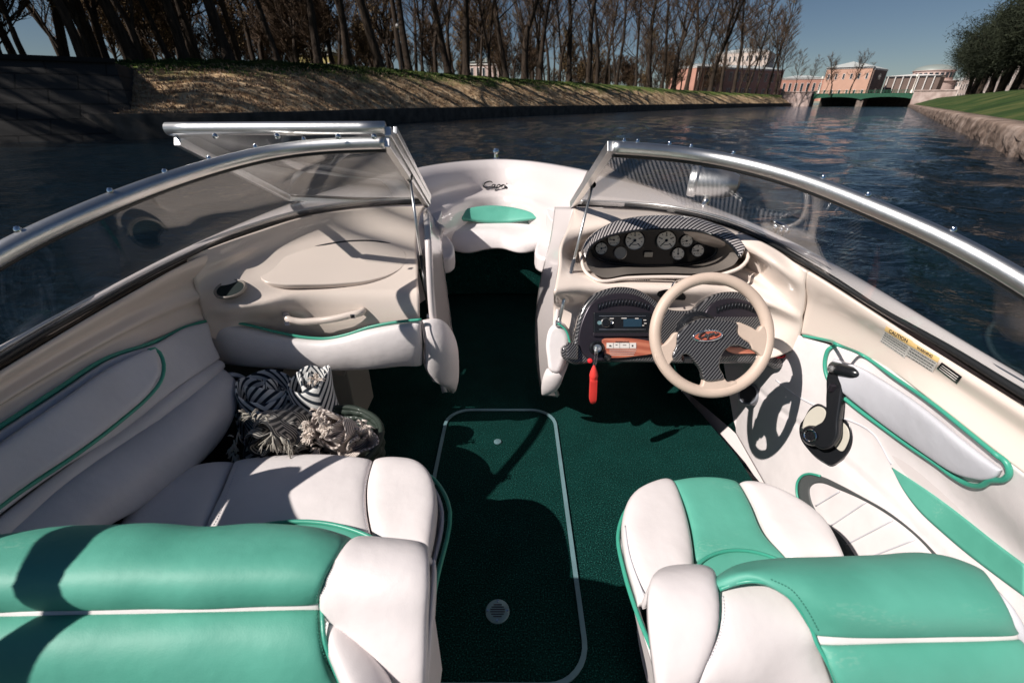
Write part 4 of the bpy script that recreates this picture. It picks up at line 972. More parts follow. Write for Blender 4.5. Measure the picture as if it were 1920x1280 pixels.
tube('cushion_piping', zz([(1222,1216),(1195,1150),(1170,1070),(1159,1003),(1162,985),(1182,945),(1215,920),(1250,907),(1307,900),(1360,904),(1400,914),(1440,924),(1480,941),(1522,968),(1560,1020),(1586,1066)], zd+.0), .005, M['greenp'], ds, n=110)
tp_ = cr(zz([(1235,1280),(1195,1150),(1170,1070),(1161,1003),(1182,945),(1215,920),(1250,909),(1307,903),(1360,907),(1400,916),(1440,927),(1480,944),(1522,970),(1570,1040)], zd), 14)
pad('cushion_skirt', [tp_, [V(.52+(p.x-.52)*.72, p.y-.06, .06) for p in tp_]], .01, M['vinyl'], ds, 70, 20, 8)
tube('seam', zz([(1172,985),(1180,1040),(1205,1110),(1225,1160)], zd+.035), .0015, M['vinylg'], ds, n=30)
# backrest
q0 = brow([(1352,1108),(1380,1092),(1412,1078),(1470,1069),(1537,1064),(1662,1063),(1787,1066),(1840,1082)], .62); q0b = [p+V(0,.03,-.10) for p in q0]
q1 = brow([(1400,1092),(1430,1088),(1465,1088),(1510,1090),(1560,1092),(1662,1092),(1787,1094),(1858,1102)], .645)
q2 = brow([(1470,1115),(1490,1118),(1510,1122),(1540,1130),(1580,1135),(1662,1135),(1787,1135),(1878,1138)], .64)
q3 = brow([(1524,1188),(1540,1188),(1560,1188),(1590,1187),(1620,1186),(1690,1184),(1800,1182),(1902,1179)], .60)
sroll = pad('back_roll', [q0b, q0, q1, q2, q3], .018, M['green'], ds, 60, 40, 6, .005)
q4 = brow([(1530,1206),(1545,1206),(1565,1206),(1590,1205),(1620,1204),(1690,1202),(1800,1200),(1906,1197)], .59)
pad('stripe', [q3, q4], .010, M['vinyl'], ds, 60, 10, 4)
q5 = brow([(1546,1240),(1570,1240),(1600,1240),(1640,1240),(1690,1240),(1760,1240),(1850,1238),(1925,1236)], .575)
q6 = brow([(1580,1320),(1600,1320),(1640,1320),(1690,1320),(1740,1320),(1800,1320),(1880,1320),(1950,1320)], .50)
pad('back_panel', [q4, q5, q6, [p+V(0,-.03,-.12) for p in q6]], .020, M['green'], ds, 50, 40, 6, .003)
v0 = brow([(1346,1112),(1368,1099),(1400,1092),(1430,1094)], .60)
v1 = brow([(1345,1150),(1390,1140),(1440,1125),(1470,1118)], .60)
v2 = brow([(1336,1196),(1400,1192),(1460,1186),(1522,1184)], .585)
v3 = brow([(1312,1245),(1380,1240),(1450,1225),(1528,1206)], .565)
v4 = brow([(1270,1320),(1380,1320),(1480,1310),(1562,1300)], .50)
scen = pad('back_centre', [v0, v1, v2, v3, v4], .014, M['vinyl'], ds, 36, 40, 6, .006)
stitch(sroll, [(1445,1086),(1482,1104),(1512,1140),(1534,1180)], M['seamg'], ds, n=40)
stitch(scen, [(1356,1118),(1358,1150),(1350,1190),(1336,1225),(1310,1268)], M['vinylg'], ds, n=50)
tube('piping', brow([(1350,1104,.622),(1372,1096,.632),(1405,1089,.648),(1440,1093,.654),(1470,1109,.652),(1500,1143,.634),(1524,1184,.608),(1531,1204,.598),(1549,1237,.583),(1575,1300,.53)]), .003, M['greenp'], ds, n=60)
x0 = brow([(1232,1096),(1262,1089),(1300,1087),(1344,1089)], .585); x0b = [p+V(0,.03,-.12) for p in x0]
x1 = brow([(1214,1112),(1255,1112),(1300,1112),(1345,1112)], .61)
x2 = brow([(1212,1150),(1255,1152),(1300,1152),(1344,1152)], .605)
x3 = brow([(1216,1196),(1250,1198),(1290,1198),(1333,1197)], .585)
x4 = brow([(1222,1245),(1250,1246),(1280,1246),(1311,1245)], .56)
x5 = brow([(1232,1320),(1245,1320),(1256,1320),(1268,1320)], .50)
pad('back_bolster', [x0b, x0, x1, x2, x3, x4, x5], .024, M['vinyl'], ds, 26, 40, 4, .002)
tube('piping', brow([(1344,1092,.600),(1346,1120,.615),(1345,1150,.612),(1338,1185,.597),(1325,1220,.577),(1305,1255,.555),(1270,1310,.51)]), .0048, M['greenp'], ds, n=60)
pad('seat_edge', [brow([(1842,1085),(1862,1098),(1880,1115)], .60), brow([(1866,1110),(1884,1140),(1905,1150)], .59), brow([(1890,1165),(1908,1178),(1930,1190)], .57), brow([(1910,1200),(1925,1210),(1945,1215)], .54)], .016, M['vinylg'], ds, 14, 24, 3)
seat_box('back_shell', [V(.30,.50,0),V(.68,.50,0),V(.70,.38,0),V(.30,.38,0)], .30, .555, M['vinyl'], ds)
# ================================================================ surroundings
def water_mat():
    m, t, b = mk('canal_water'); b.inputs['Base Color'].default_value = (.004, .010, .016, 1)
    b.inputs['Roughness'].default_value = .04; b.inputs['IOR'].default_value = 1.33; b.inputs['Specular IOR Level'].default_value = .5
    tc = t.nodes.new('ShaderNodeTexCoord'); mp = t.nodes.new('ShaderNodeMapping'); mp.inputs['Rotation'].default_value = (0, 0, math.radians(-20))
    mp.inputs['Scale'].default_value = (1, 1.7, 1); t.links.new(tc.outputs['Object'], mp.inputs['Vector'])
    prev = None
    for sc_, st_, ds_ in ((1.3, .6, .10), (4.0, .8, .06), (12, .5, .018)):
        n = t.nodes.new('ShaderNodeTexNoise'); n.inputs['Scale'].default_value = sc_; n.inputs['Detail'].default_value = 3; n.inputs['Distortion'].default_value = .4
        t.links.new(mp.outputs[0], n.inputs['Vector'])
        bp = t.nodes.new('ShaderNodeBump'); bp.inputs['Strength'].default_value = st_; bp.inputs['Distance'].default_value = ds_
        t.links.new(n.outputs[0], bp.inputs['Height'])
        if prev: t.links.new(prev.outputs[0], bp.inputs['Normal'])
        prev = bp
    t.links.new(prev.outputs[0], b.inputs['Normal']); return m
import numpy as np
def water():
    NA, NR = 760, 430
    an = np.radians(np.linspace(-100, 100, NA)); r = 1.0*np.exp(np.linspace(0, math.log(700), NR))
    A_, R__ = np.meshgrid(an, r); x = R__*np.sin(A_); y = R__*np.cos(A_)
    rs = np.random.RandomState(4); h = np.zeros_like(x); spac = np.maximum(R__*.0153, R__*.0046)
    wx = x+.6*np.sin(y*.21+1)+.3*np.sin(x*.37+y*.11); wy = y+.6*np.sin(x*.17)+.35*np.sin(y*.41-x*.2)
    patch = .75+.35*np.sin(x*.09+.7*np.sin(y*.05))*np.sin(y*.07+.5)
    for k in range(46):
        lam = .22*10**(rs.rand()*1.15); th = rs.normal(.6, .75); ph = rs.rand()*6.283; q = 2*math.pi/lam
        fade = np.clip((lam/spac-2.2)/2.2, 0, 1)
        h += fade*patch*.0052*lam**.85*np.sin(q*(wx*math.cos(th)+wy*math.sin(th))+ph)
    co = np.stack([x, y, WATER+h], -1).reshape(-1, 3)
    i = np.arange(NR-1)[:, None]*NA+np.arange(NA-1)[None, :]
    f = np.stack([i, i+NA, i+NA+1, i+1], -1).reshape(-1, 4)
    me = bpy.data.meshes.new('water'); me.vertices.add(len(co)); me.vertices.foreach_set('co', co.ravel().astype(np.float32))
    me.loops.add(f.size); me.loops.foreach_set('vertex_index', f.ravel().astype(np.int32)); me.polygons.add(len(f))
    me.polygons.foreach_set('loop_start', np.arange(0, f.size, 4, dtype=np.int32)); me.update(calc_edges=True); me.validate()
    return kind(link(me, 'water', water_mat(), None), 'structure')
wob_ = water()
def ramp_mat(name, stops, scale, rough=.9, bump=.5, bs=6, bd=.05, detail=6, coord='Object', vec=(1,1,1)):
    m, t, b = mk(name); b.inputs['Roughness'].default_value = rough; b.inputs['Specular IOR Level'].default_value = .2
    tc = t.nodes.new('ShaderNodeTexCoord'); mp = t.nodes.new('ShaderNodeMapping'); mp.inputs['Scale'].default_value = vec; t.links.new(tc.outputs[coord], mp.inputs['Vector'])
    n = t.nodes.new('ShaderNodeTexNoise'); n.inputs['Scale'].default_value = scale; n.inputs['Detail'].default_value = detail; t.links.new(mp.outputs[0], n.inputs['Vector'])
    r = t.nodes.new('ShaderNodeValToRGB'); el = r.color_ramp.elements
    el[0].position, el[0].color = stops[0][0], (*stops[0][1], 1); el[1].position, el[1].color = stops[-1][0], (*stops[-1][1], 1)
    for p_, c_ in stops[1:-1]: e = el.new(p_); e.color = (*c_, 1)
    t.links.new(n.outputs[0], r.inputs[0]); t.links.new(r.outputs[0], b.inputs['Base Color'])
    n2 = t.nodes.new('ShaderNodeTexNoise'); n2.inputs['Scale'].default_value = bs; n2.inputs['Detail'].default_value = 5; t.links.new(mp.outputs[0], n2.inputs['Vector'])
    bp = t.nodes.new('ShaderNodeBump'); bp.inputs['Strength'].default_value = bump; bp.inputs['Distance'].default_value = bd
    t.links.new(n2.outputs[0], bp.inputs['Height']); t.links.new(bp.outputs[0], b.inputs['Normal'])
    return m, t, b, r, mp
M['bark'] = ramp_mat('bark', [(.3,(.018,.014,.011)),(.7,(.07,.05,.036))], 3, .95, .8, 8, .06, vec=(3,3,.5))[0]
M['twig'] = ramp_mat('twigs', [(.3,(.04,.027,.018)),(.7,(.13,.085,.055))], .6, .9, 0)[0]
M['bud'] = ramp_mat('budding_leaves', [(.3,(.09,.065,.02)),(.7,(.20,.16,.045))], .8, .8, 0)[0]
M['ochre'] = ramp_mat('ochre_leaves', [(.3,(.12,.075,.035)),(.7,(.25,.17,.08))], .8, .8, 0)[0]
M['dleaf'] = ramp_mat('dark_leaves', [(.3,(.010,.014,.009)),(.7,(.04,.048,.026))], .8, .8, 0)[0]
M['stone'] = ramp_mat('granite', [(.3,(.13,.10,.085)),(.55,(.24,.19,.16)),(.75,(.34,.28,.25))], 1.2, .85, .5, 5, .04)[0]
# ground cover of the slope: straw and leaves, with grass towards the crest (uses the slope's own UV: v = how far up)
def slope_mat():
    m, t, b, r, mp = ramp_mat('bank_ground', [(.32,(.17,.10,.05)),(.5,(.47,.32,.18)),(.68,(.70,.53,.33))], 1.6, .95, .9, 2.5, .15)
    uv = t.nodes.new('ShaderNodeUVMap'); sx = t.nodes.new('ShaderNodeSeparateXYZ'); t.links.new(uv.outputs[0], sx.inputs[0])
    n = t.nodes.new('ShaderNodeTexNoise'); n.inputs['Scale'].default_value = .55; n.inputs['Detail'].default_value = 7; t.links.new(mp.outputs[0], n.inputs['Vector'])
    a = t.nodes.new('ShaderNodeMath'); a.operation = 'ADD'; t.links.new(sx.outputs[1], a.inputs[0]); t.links.new(n.outputs[0], a.inputs[1])
    mr = t.nodes.new('ShaderNodeMapRange'); mr.inputs[1].default_value = .97; mr.inputs[2].default_value = 1.22; t.links.new(a.outputs[0], mr.inputs[0])
    n3 = t.nodes.new('ShaderNodeTexNoise'); n3.inputs['Scale'].default_value = 4; n3.inputs['Detail'].default_value = 4; t.links.new(mp.outputs[0], n3.inputs['Vector'])
    r3 = t.nodes.new('ShaderNodeValToRGB'); r3.color_ramp.elements[0].color = (.04,.07,.015,1); r3.color_ramp.elements[1].color = (.17,.22,.05,1); r3.color_ramp.elements[0].position = .35; r3.color_ramp.elements[1].position = .65
    t.links.new(n3.outputs[0], r3.inputs[0])
    mx = t.nodes.new('ShaderNodeMix'); mx.data_type = 'RGBA'; t.links.new(mr.outputs[0], mx.inputs[0]); t.links.new(r.outputs[0], mx.inputs[6]); t.links.new(r3.outputs[0], mx.inputs[7])
    t.links.new(mx.outputs[2], b.inputs['Base Color']); return m
M['slope'] = slope_mat()
M['grass'] = ramp_mat('lawn', [(.3,(.020,.042,.012)),(.5,(.036,.07,.018)),(.68,(.11,.115,.04))], .35, .95, .9, 14, .08)[0]
M['park'] = ramp_mat('park_ground', [(.3,(.05,.04,.025)),(.7,(.10,.10,.04))], .4, .95, .6, 4, .1)[0]
WL = [V(-21,20.5,0),V(-16.5,20.8,0),V(-13.2,21.8,0),V(-11.2,26,0),V(-9.2,35,0),V(-5.5,44,0),V(0,54.5,0),V(8,66,0),V(17.5,79,0),V(44,116,0),V(75,152,0),V(104,184,0)]
WC = [V(-33,27,0),V(-25.5,29,0),V(-20,30,0),V(-15.8,33.5,0),V(-13.8,38.5,0),V(-10.6,47,0),V(-4.7,58,0),V(3.4,69.5,0),V(13,82.6,0),V(39.6,119.5,0),V(70.8,155.8,0),V(100,188,0)]
wl = cr(WL, None, False, 15); wc = cr(WC, None, False, 15); NW = len(wl)
def offs(line, k, z):
    r = []
    for i, p in enumerate(line):
        a = line[max(i-1,0)]; b = line[min(i+1,len(line)-1)]; t = (b-a).normalized(); n_ = V(-t.y, t.x, 0)
        zz_ = z(i/(len(line)-1), p) if callable(z) else z
        q = p+n_*k; r.append(V(q.x, q.y, zz_))
    return r
crest = lambda t, p: 3.15+.75*min(1, max(0, (t-.05)/.4))-.5*max(0, (t-.75)/.25)
wallg = [offs(wl,0,-2.5), offs(wl,0,.70), offs(wl,.02,.86), offs(wl,.55,.86), offs(wl,.6,.5)]
mwall = ramp_mat('dark_granite', [(.3,(.05,.045,.04)),(.7,(.14,.12,.10))], 1.5, .8, .6, 4, .05)[0]
o = link(grid_me('embankment_wall', wallg), 'embankment_wall', mwall, None, False); tag(o, 'low dark stone embankment wall below the leaf covered slope on the far left bank', 'wall')
def slope_z(t, v): return .82+(crest(t, None)-.82)*v
sl_rows = []
for j in range(13):
    v_ = j/12; wk = offs(wl, .5, 0)
    row = [a.lerp(b, v_) for a, b in zip(wk, wc)]
    row = [V(p.x, p.y, slope_z(i/(NW-1), math.sin(v_*math.pi/2)*.5+v_*.5)) for i, p in enumerate(row)]
    row = [p+V(0,0,.16*noise.noise(p*.55)+.07*noise.noise(p*1.9)) if 0 < j < 12 else p for p in row]
    sl_rows.append(row)
kind(link(grid_me('bank_slope', sl_rows), 'bank_slope', M['slope']), 'structure')
def hcr(t, p): return crest(t, p)
pr = [sl_rows[-1]]+[offs(wc, k, lambda t, p: crest(t, p)+.1*math.sin(k)) for k in (2, 6, 14)]
pr.append([V(p.x-120, p.y+90, p.z) for p in pr[-1]])
kind(link(grid_me('park_ground', pr), 'park_ground', M['park']), 'structure')
# tufts of straw and leaf litter on the slope
def scatter_tufts(name, cnt, m_, vr, h0, h1, seed):
    R_ = random.Random(seed); vs, fs = [], []
    for _ in range(cnt):
        t = .08+R_.random()**1.3*.62; v_ = R_.uniform(*vr); i = int(t*(NW-1)); j = min(int(v_*12), 11); a = v_*12-j
        p = sl_rows[j][i].lerp(sl_rows[j+1][i], a).lerp(sl_rows[j][min(i+1,NW-1)], R_.random()); h = R_.uniform(h0, h1)
        for q in range(3):
            an = R_.uniform(0, 6.28); d = V(math.cos(an), math.sin(an), 0); b_ = len(vs)
            vs += [p-d*h*.25, p+d*h*.25, p+d.cross(V(0,0,1))*h*.5+V(0,0,h)+d*R_.uniform(-.3,.3)*h]; fs.append((b_, b_+1, b_+2))
    return kind(mesh_from(name, vs, fs, m_, None, False), 'stuff')
mstraw = ramp_mat('straw', [(.3,(.22,.14,.09)),(.7,(.60,.44,.31))], 3, .95, 0)[0]
scatter_tufts('leaf_litter', 9000, mstraw, (.02,.8), .05, .16, 3)
scatter_tufts('crest_grass', 9000, M['grass'], (.70,.995), .06, .16, 4)
# right bank
rd = V(.608,.794,0); rn = V(.794,-.608,0)
r0_ = V(13.5,12.6,0)
RL = [r0_+rd*k for k in range(-30, 190, 4)]
def roff(k, z, amp=0, fr=.4): return [V((p+rn*k).x, (p+rn*k).y, (z if not callable(z) else z(p))+amp*noise.noise((p+rn*k)*fr)) for p in RL]
mstone2 = ramp_mat('kerb_granite', [(.32,(.10,.07,.055)),(.5,(.26,.19,.15)),(.7,(.42,.33,.28))], 1.1, .9, 1, 2.2, .12, vec=(1,1,1.2))[0]
RL2 = [r0_+rd*(k*.8) for k in range(-40, 230)]
def rf(k, z, amp, fr=1.7): return [V((p+rn*k).x+amp*noise.noise(p*fr+V(0,0,z*7))*1, (p+rn*k).y, z+amp*.6*noise.noise(p*fr+V(5,0,z*5))) for p in RL2]
o = link(grid_me('embankment_kerb', [rf(0,-2,.0), rf(0,-.15,.10), rf(-.02,0,.13), rf(-.02,.1,.15), rf(-.02,.2,.16), rf(0,.32,.14), rf(0,.42,.12), rf(.02,.52,.07), rf(.04,.60,.03), rf(.12,.64,.01), rf(1.05,.64,.01), rf(1.06,.4,0)]), 'embankment_kerb', mstone2)
tag(o, 'rough sunlit granite kerb wall along the water on the right bank', 'wall')
kind(link(grid_me('lawn_slope', [roff(1.04,.60), roff(1.3,.68), roff(2.6,1.05,.02), roff(4.2,1.6,.02), roff(6.0,2.2,.02), roff(7.4,2.5,.02), roff(9,2.6,.0), roff(30,2.7), roff(160,2.7)]), 'lawn_slope', M['grass']), 'structure')
# old stone bastion at far left
def prism(name, bot, top, m_, lab=None, cat=None):
    k = len(bot); vs = list(bot)+list(top); fs = [tuple(range(k, 2*k))]+[(i, (i+1) % k, k+(i+1) % k, k+i) for i in range(k)]
    o = mesh_from(name, vs, fs, m_, None, False)
    if lab: tag(o, lab, cat)
    return o
def block_mat():
    m, t, b = mk('stone_blocks'); b.inputs['Roughness'].default_value = .9
    uv = t.nodes.new('ShaderNodeUVMap'); br = t.nodes.new('ShaderNodeTexBrick'); t.links.new(uv.outputs[0], br.inputs['Vector'])
    br.inputs['Color1'].default_value = (.04,.038,.036,1); br.inputs['Color2'].default_value = (.06,.056,.052,1); br.inputs['Mortar'].default_value = (.015,.014,.013,1)  # block colours darkened to hold the trees' shade
    br.inputs['Scale'].default_value = 1; br.inputs['Brick Width'].default_value = 1.9; br.inputs['Row Height'].default_value = .62; br.inputs['Mortar Size'].default_value = .03
    n = t.nodes.new('ShaderNodeTexNoise'); n.inputs['Scale'].default_value = 3; n.inputs['Detail'].default_value = 6
    mx = t.nodes.new('ShaderNodeMix'); mx.data_type = 'RGBA'; mx.blend_type = 'MULTIPLY'; mx.inputs[0].default_value = .8
    t.links.new(br.outputs[0], mx.inputs[6]); t.links.new(n.outputs[0], mx.inputs[7]); t.links.new(mx.outputs[2], b.inputs['Base Color'])
    bp = t.nodes.new('ShaderNodeBump'); bp.inputs['Distance'].default_value = .05; t.links.new(br.outputs['Fac'], bp.inputs['Height']); bp.invert = True
    t.links.new(bp.outputs[0], b.inputs['Normal']); return m
M['blocks'] = block_mat()
ca = V(-15.6,20.4,0); wd_ = V(-.8,-.6,0)
b0, b1, b2 = ca+wd_*26, ca, ca+V(-7,16,0); sh = V(-1.7,2.3,0)
bot = [b0, b1, b2]; tops = [b0+V(-.6,.8,0)*3.2, b1+sh, b2+V(-2,0,0)]
g1 = [[p+V(0,0,-1.5) for p in (b0,b1)], [V(p.x,p.y,2.78) for p in tops[:2]]]
vs, fs = [], []
vs = [V(p.x,p.y,-1.5) for p in bot]+[V(p.x,p.y,2.78) for p in tops]+[V(tops[0].x-20,tops[0].y+30,2.78)]
me = bpy.data.meshes.new('stone_bastion'); me.from_pydata(vs, [], [(0,1,4,3),(1,2,5,4),(3,4,5,6)])
ul = me.uv_layers.new(name='UVMap')
for k, uv in enumerate([(0,0),(26,0),(25,4.9),(0,4.9),(0,0),(17,0),(17,4.9),(1,4.9),(0,0),(26,0),(26,20),(0,20)]): ul.data[k].uv = uv
o = link(me, 'stone_bastion', M['blocks'], None, False); tag(o, 'dark stepped stone bastion wall at the water on the far left', 'wall')
# capping course
cap = [V(p.x,p.y,2.785) for p in tops[:2]]
d_ = (cap[1]-cap[0]).normalized()
cpo = boxes('coping', [((cap[0]+cap[1])/2+V(-.1,.2,.08), (cap[1]-cap[0]).length/2, .35, .085, (d_, V(-d_.y,d_.x,0), V(0,0,1)))], M['blocks'], o)
# ---------------------------------------------------------------- trees
def limb(vs, fs, p, d, L, r0, r1, R_, nseg, seg, wob, up=.0, cap=False):
    pts = [p]; rr_ = [r0]; q = p.copy(); dd = d.copy()
    for i in range(nseg):
        dd = (dd+V(R_.uniform(-wob,wob), R_.uniform(-wob,wob), R_.uniform(-wob,wob)*.5+up)).normalized()
        q = q+dd*(L/nseg); pts.append(q.copy()); rr_.append(r0+(r1-r0)*(i+1)/nseg)
    tube_geo(pts, rr_, seg, False, vs, fs, cap)
    return pts, dd
def tree_meshes(seed, H, r, lean, fork, dens=1.0, leaf=None, leafn=0, lsize=.09, crown0=.28, spread=.55):
    R_ = random.Random(seed); tv, tf, cv, cf = [], [], [], []; leafp = []
    stems = []
    base = V(0,0,-.3)
    d0 = V(lean[0], lean[1], 1).normalized()
    flare = limb(tv, tf, base, V(lean[0]*.5,lean[1]*.5,1).normalized(), 1.0, r*1.55, r*1.02, R_, 3, 10, .02)
    st_ = flare[0][-1]
    if fork:
        p1, dd = limb(tv, tf, st_, d0, H*fork, r*1.02, r*.85, R_, 5, 10, .05)
        for s_ in (-1, 1):
            an = R_.uniform(0, 6.28); dv = (dd+V(math.cos(an)*.30*s_, math.sin(an)*.30*s_, 0)).normalized()
            p2, _ = limb(tv, tf, p1[-1]-dd*.1, dv, H*(1-fork)*R_.uniform(.85,1), r*.68, r*.08, R_, 12, 8, .09, .05); stems.append((p2, r*.6))
    else:
        p1, dd = limb(tv, tf, st_, d0, H, r*1.02, r*.08, R_, 16, 10, .07, .03); stems.append((p1, r))
    for pts, rs in stems:
        n1 = int(19*dens)
        for k in range(n1):
            t = crown0+(1-crown0)*(k+R_.random())/n1 if not fork else .05+.95*(k+R_.random())/n1
            x = t*(len(pts)-1); i = min(int(x), len(pts)-2); p = pts[i].lerp(pts[i+1], x-i)
            an = k*2.4+R_.uniform(-.5,.5); el = R_.uniform(.35,1.1)
            d = V(math.cos(an)*math.cos(el)*spread*1.6, math.sin(an)*math.cos(el)*spread*1.6, math.sin(el)).normalized()
            L1 = H*.34*(1.15-t*.75)*R_.uniform(.7,1.2); ra = rs*.32*(1.1-t*.8)
            b1, _ = limb(tv, tf, p, d, L1, max(ra,.045), max(ra*.3,.02), R_, 6, 6, .16, .05)
            for k2 in range(int(7*dens)):
                t2 = .2+.8*(k2+R_.random())/7; i2 = min(int(t2*6), 5); p2 = b1[i2].lerp(b1[min(i2+1,6)], R_.random())
                d2 = ((b1[min(i2+1,6)]-b1[i2]).normalized()+V(R_.uniform(-1,1),R_.uniform(-1,1),R_.uniform(-.3,.9))*.8).normalized()
                L2 = L1*.45*(1.2-t2*.6)
                b2, _ = limb(cv, cf, p2, d2, L2, .03, .015, R_, 4, 4, .2, .04)
                for k3 in range(int(9*dens)):
                    i3 = R_.randrange(1, 5); p3 = b2[i3]
                    d3 = ((b2[i3]-b2[i3-1]).normalized()+V(R_.uniform(-1,1),R_.uniform(-1,1),R_.uniform(-.3,1))*.8).normalized()
                    b3, _ = limb(cv, cf, p3, d3, L2*.55*R_.uniform(.6,1.3), .016, .008, R_, 3, 3, .25, .03)
                    leafp += [b3[-1], b3[-2], b3[1]]
    if leaf:
        for _ in range(leafn):
            p = R_.choice(leafp)+V(R_.gauss(0,.12),R_.gauss(0,.12),R_.gauss(0,.12)); a = V(R_.gauss(0,1),R_.gauss(0,1),R_.gauss(0,1)).normalized(); b_ = a.orthogonal().normalized()
            s_ = lsize*R_.uniform(.6,1.3); k = len(cv); cv += [p, p+a*s_+b_*s_*.4, p+a*s_*1.6, p+a*s_-b_*s_*.4]; cf.append((k,k+1,k+2,k+3))
    nleaf = leafn if leaf else 0
    me1 = bpy.data.meshes.new('trunk'); me1.from_pydata(tv, [], tf); me1.materials.append(M['bark']); me1.shade_smooth()
    me2 = bpy.data.meshes.new('crown'); me2.from_pydata(cv, [], cf); me2.materials.append(M['twig'])
    if leaf:
        me2.materials.append(leaf); mi = [0]*(len(cf)-nleaf)+[1]*nleaf; me2.polygons.foreach_set('material_index', mi)
    return me1, me2
TV = [tree_meshes(11, 17, .26, (-.06,.0), 0), tree_meshes(12, 18, .31, (.12,.05), 0, 1.0), tree_meshes(13, 16, .20, (-.1,.05), 0, 1.0, M['bud'], 900),
      tree_meshes(14, 18, .34, (.02,0), .20, .8), tree_meshes(15, 17, .30, (-.30,.0), 0, 1.0), tree_meshes(16, 15, .17, (.05,0), .12, .7, M['bud'], 700),
      tree_meshes(17, 8, .13, (0,0), .1, .9, M['ochre'], 2600, .11, .1), tree_meshes(18, 8, .10, (0,0), .1, 1.25, M['twig'], 1200, .10, .1, .7)]
def clip_tree(seed):   # limes with tight rounded dark crowns
    R_ = random.Random(seed); tv, tf, cv, cf = [], [], [], []
    p, d = limb(tv, tf, V(0,0,-.2), V(.1,0,1).normalized(), 2.6, .26, .2, R_, 4, 8, .06)
    tips = []
    for k in range(9):
        an = k*.7+R_.random(); d1 = V(math.cos(an)*.8, math.sin(an)*.8, R_.uniform(.5,1.6)).normalized()
        b1, _ = limb(tv, tf, p[-1], d1, R_.uniform(2.6,3.8), .11, .04, R_, 5, 6, .2)
        for q in b1[1:]:
            for j in range(4):
                d2 = V(R_.gauss(0,1), R_.gauss(0,1), R_.gauss(.3,.8)).normalized(); b2, _ = limb(cv, cf, q, d2, R_.uniform(1,1.9), .035, .014, R_, 3, 4, .3); tips += b2[1:]
    for _ in range(5200):
        q = R_.choice(tips)+V(R_.gauss(0,.28),R_.gauss(0,.28),R_.gauss(0,.28)); a = V(R_.gauss(0,1),R_.gauss(0,1),R_.gauss(0,1)).normalized()
        limb(cv, cf, q, a, R_.uniform(.3,.7), .014, .007, R_, 1, 3, .1)
    n0 = len(cf)
    for _ in range(3600):
        q = R_.choice(tips)+V(R_.gauss(0,.3),R_.gauss(0,.3),R_.gauss(0,.3)); a = V(R_.gauss(0,1),R_.gauss(0,1),R_.gauss(0,1)).normalized(); b_ = a.orthogonal().normalized(); s_ = R_.uniform(.06,.13)
        k = len(cv); cv += [q, q+a*s_+b_*s_*.5, q+a*s_*1.7, q+a*s_-b_*s_*.5]; cf.append((k,k+1,k+2,k+3))
    me1 = bpy.data.meshes.new('trunk'); me1.from_pydata(tv, [], tf); me1.materials.append(M['bark']); me1.shade_smooth()
    me2 = bpy.data.meshes.new('crown'); me2.from_pydata(cv, [], cf); me2.materials.append(M['dleaf']); me2.materials.append(M['dleaf'])
    me2.polygons.foreach_set('material_index', [0]*n0+[1]*(len(cf)-n0)); return me1, me2
CV_ = [clip_tree(31), clip_tree(32)]
def tree(name, vi, loc, rz, sc_, label, group, src=None, cat='tree'):
    me1, me2 = (src or TV)[vi]
    t = thing(name, label, cat, loc, group); t.rotation_euler = (0, 0, rz); t.scale = (sc_, sc_, sc_)
    for nm, me in (('trunk', me1), ('crown', me2)):
        o = bpy.data.objects.new(nm, me); C.objects.link(o); o.parent = t
    return t
def on_crest(u, k=6.4):
    """foot of a tree: the place k metres behind the wall that lies on the bearing u"""
    ln = offs(wc, k-5.7, crest); best = None
    for i, p in enumerate(ln):
        d_ = (p.y*CT - (p.z-1.3)*ST); uu = 960+F*p.x/d_
        if best is None or abs(uu-u) < best[0]: best = (abs(uu-u), p)
    return best[1]
ORD = ['first','second','third','fourth','fifth','sixth','seventh','eighth','ninth','tenth','eleventh','twelfth','thirteenth','fourteenth','fifteenth','sixteenth','seventeenth','eighteenth','nineteenth','twentieth']
ORD += ['twenty-'+o_ for o_ in ORD[:9]]+['thirtieth']+['thirty-'+o_ for o_ in ORD[:9]]
R = random.Random(5)
# (bearing, variant, yaw, scale, look)
front = [(262,4,0,.95,'leaning black trunk'),(345,0,1,.9,'straight dark trunk'),(432,1,3,.95,'thick dark trunk'),(520,2,.5,.8,'thin crooked trunk'),
 (600,3,1,.8,'low forked trunk'),(650,1,5,.85,'thick trunk leaning left'),(712,4,.1,1.15,'strongly leaning trunk'),(768,1,2.2,.95,'thick straight trunk'),(790,5,0,.8,'slim forked trunk'),(838,4,.4,1.1,'curved trunk leaning left'),
 (872,3,.8,1.15,'very thick forked trunk'),(920,5,2.5,1.0,'narrow crooked trunk'),(948,4,.2,.95,'curved slim trunk'),(985,3,2,1.1,'thick twin trunk'),(1012,0,3,1.1,'thick upright trunk'),(1048,5,1,1.1,'slim forked trunk'),
 (1070,1,1.5,1.05,'upright dark trunk'),(1102,1,4,1.1,'thick leaning trunk'),(1125,0,.5,1,'upright trunk'),(1158,2,2,1.05,'pale slim trunk'),(1188,5,3,1.1,'forked slim trunk'),(1212,1,2.8,1.1,'trunk leaning right'),
 (1240,0,1,1.05,'straight trunk'),(1266,3,3,1.05,'forked trunk'),(1290,1,.3,1.1,'curving trunk'),(1308,2,4,1.0,'slim trunk'),(1330,3,1,1.05,'twin trunk'),(1352,0,5,1.05,'straight trunk'),(1375,1,1,1.0,'leaning trunk'),(1398,2,3,.95,'slim pale trunk'),
 (1418,5,1,.95,'slim forked trunk'),(1436,0,2,.85,'straight short tree'),(1452,3,4,.75,'low forked tree'),(1468,2,1,.6,'small budding tree')]
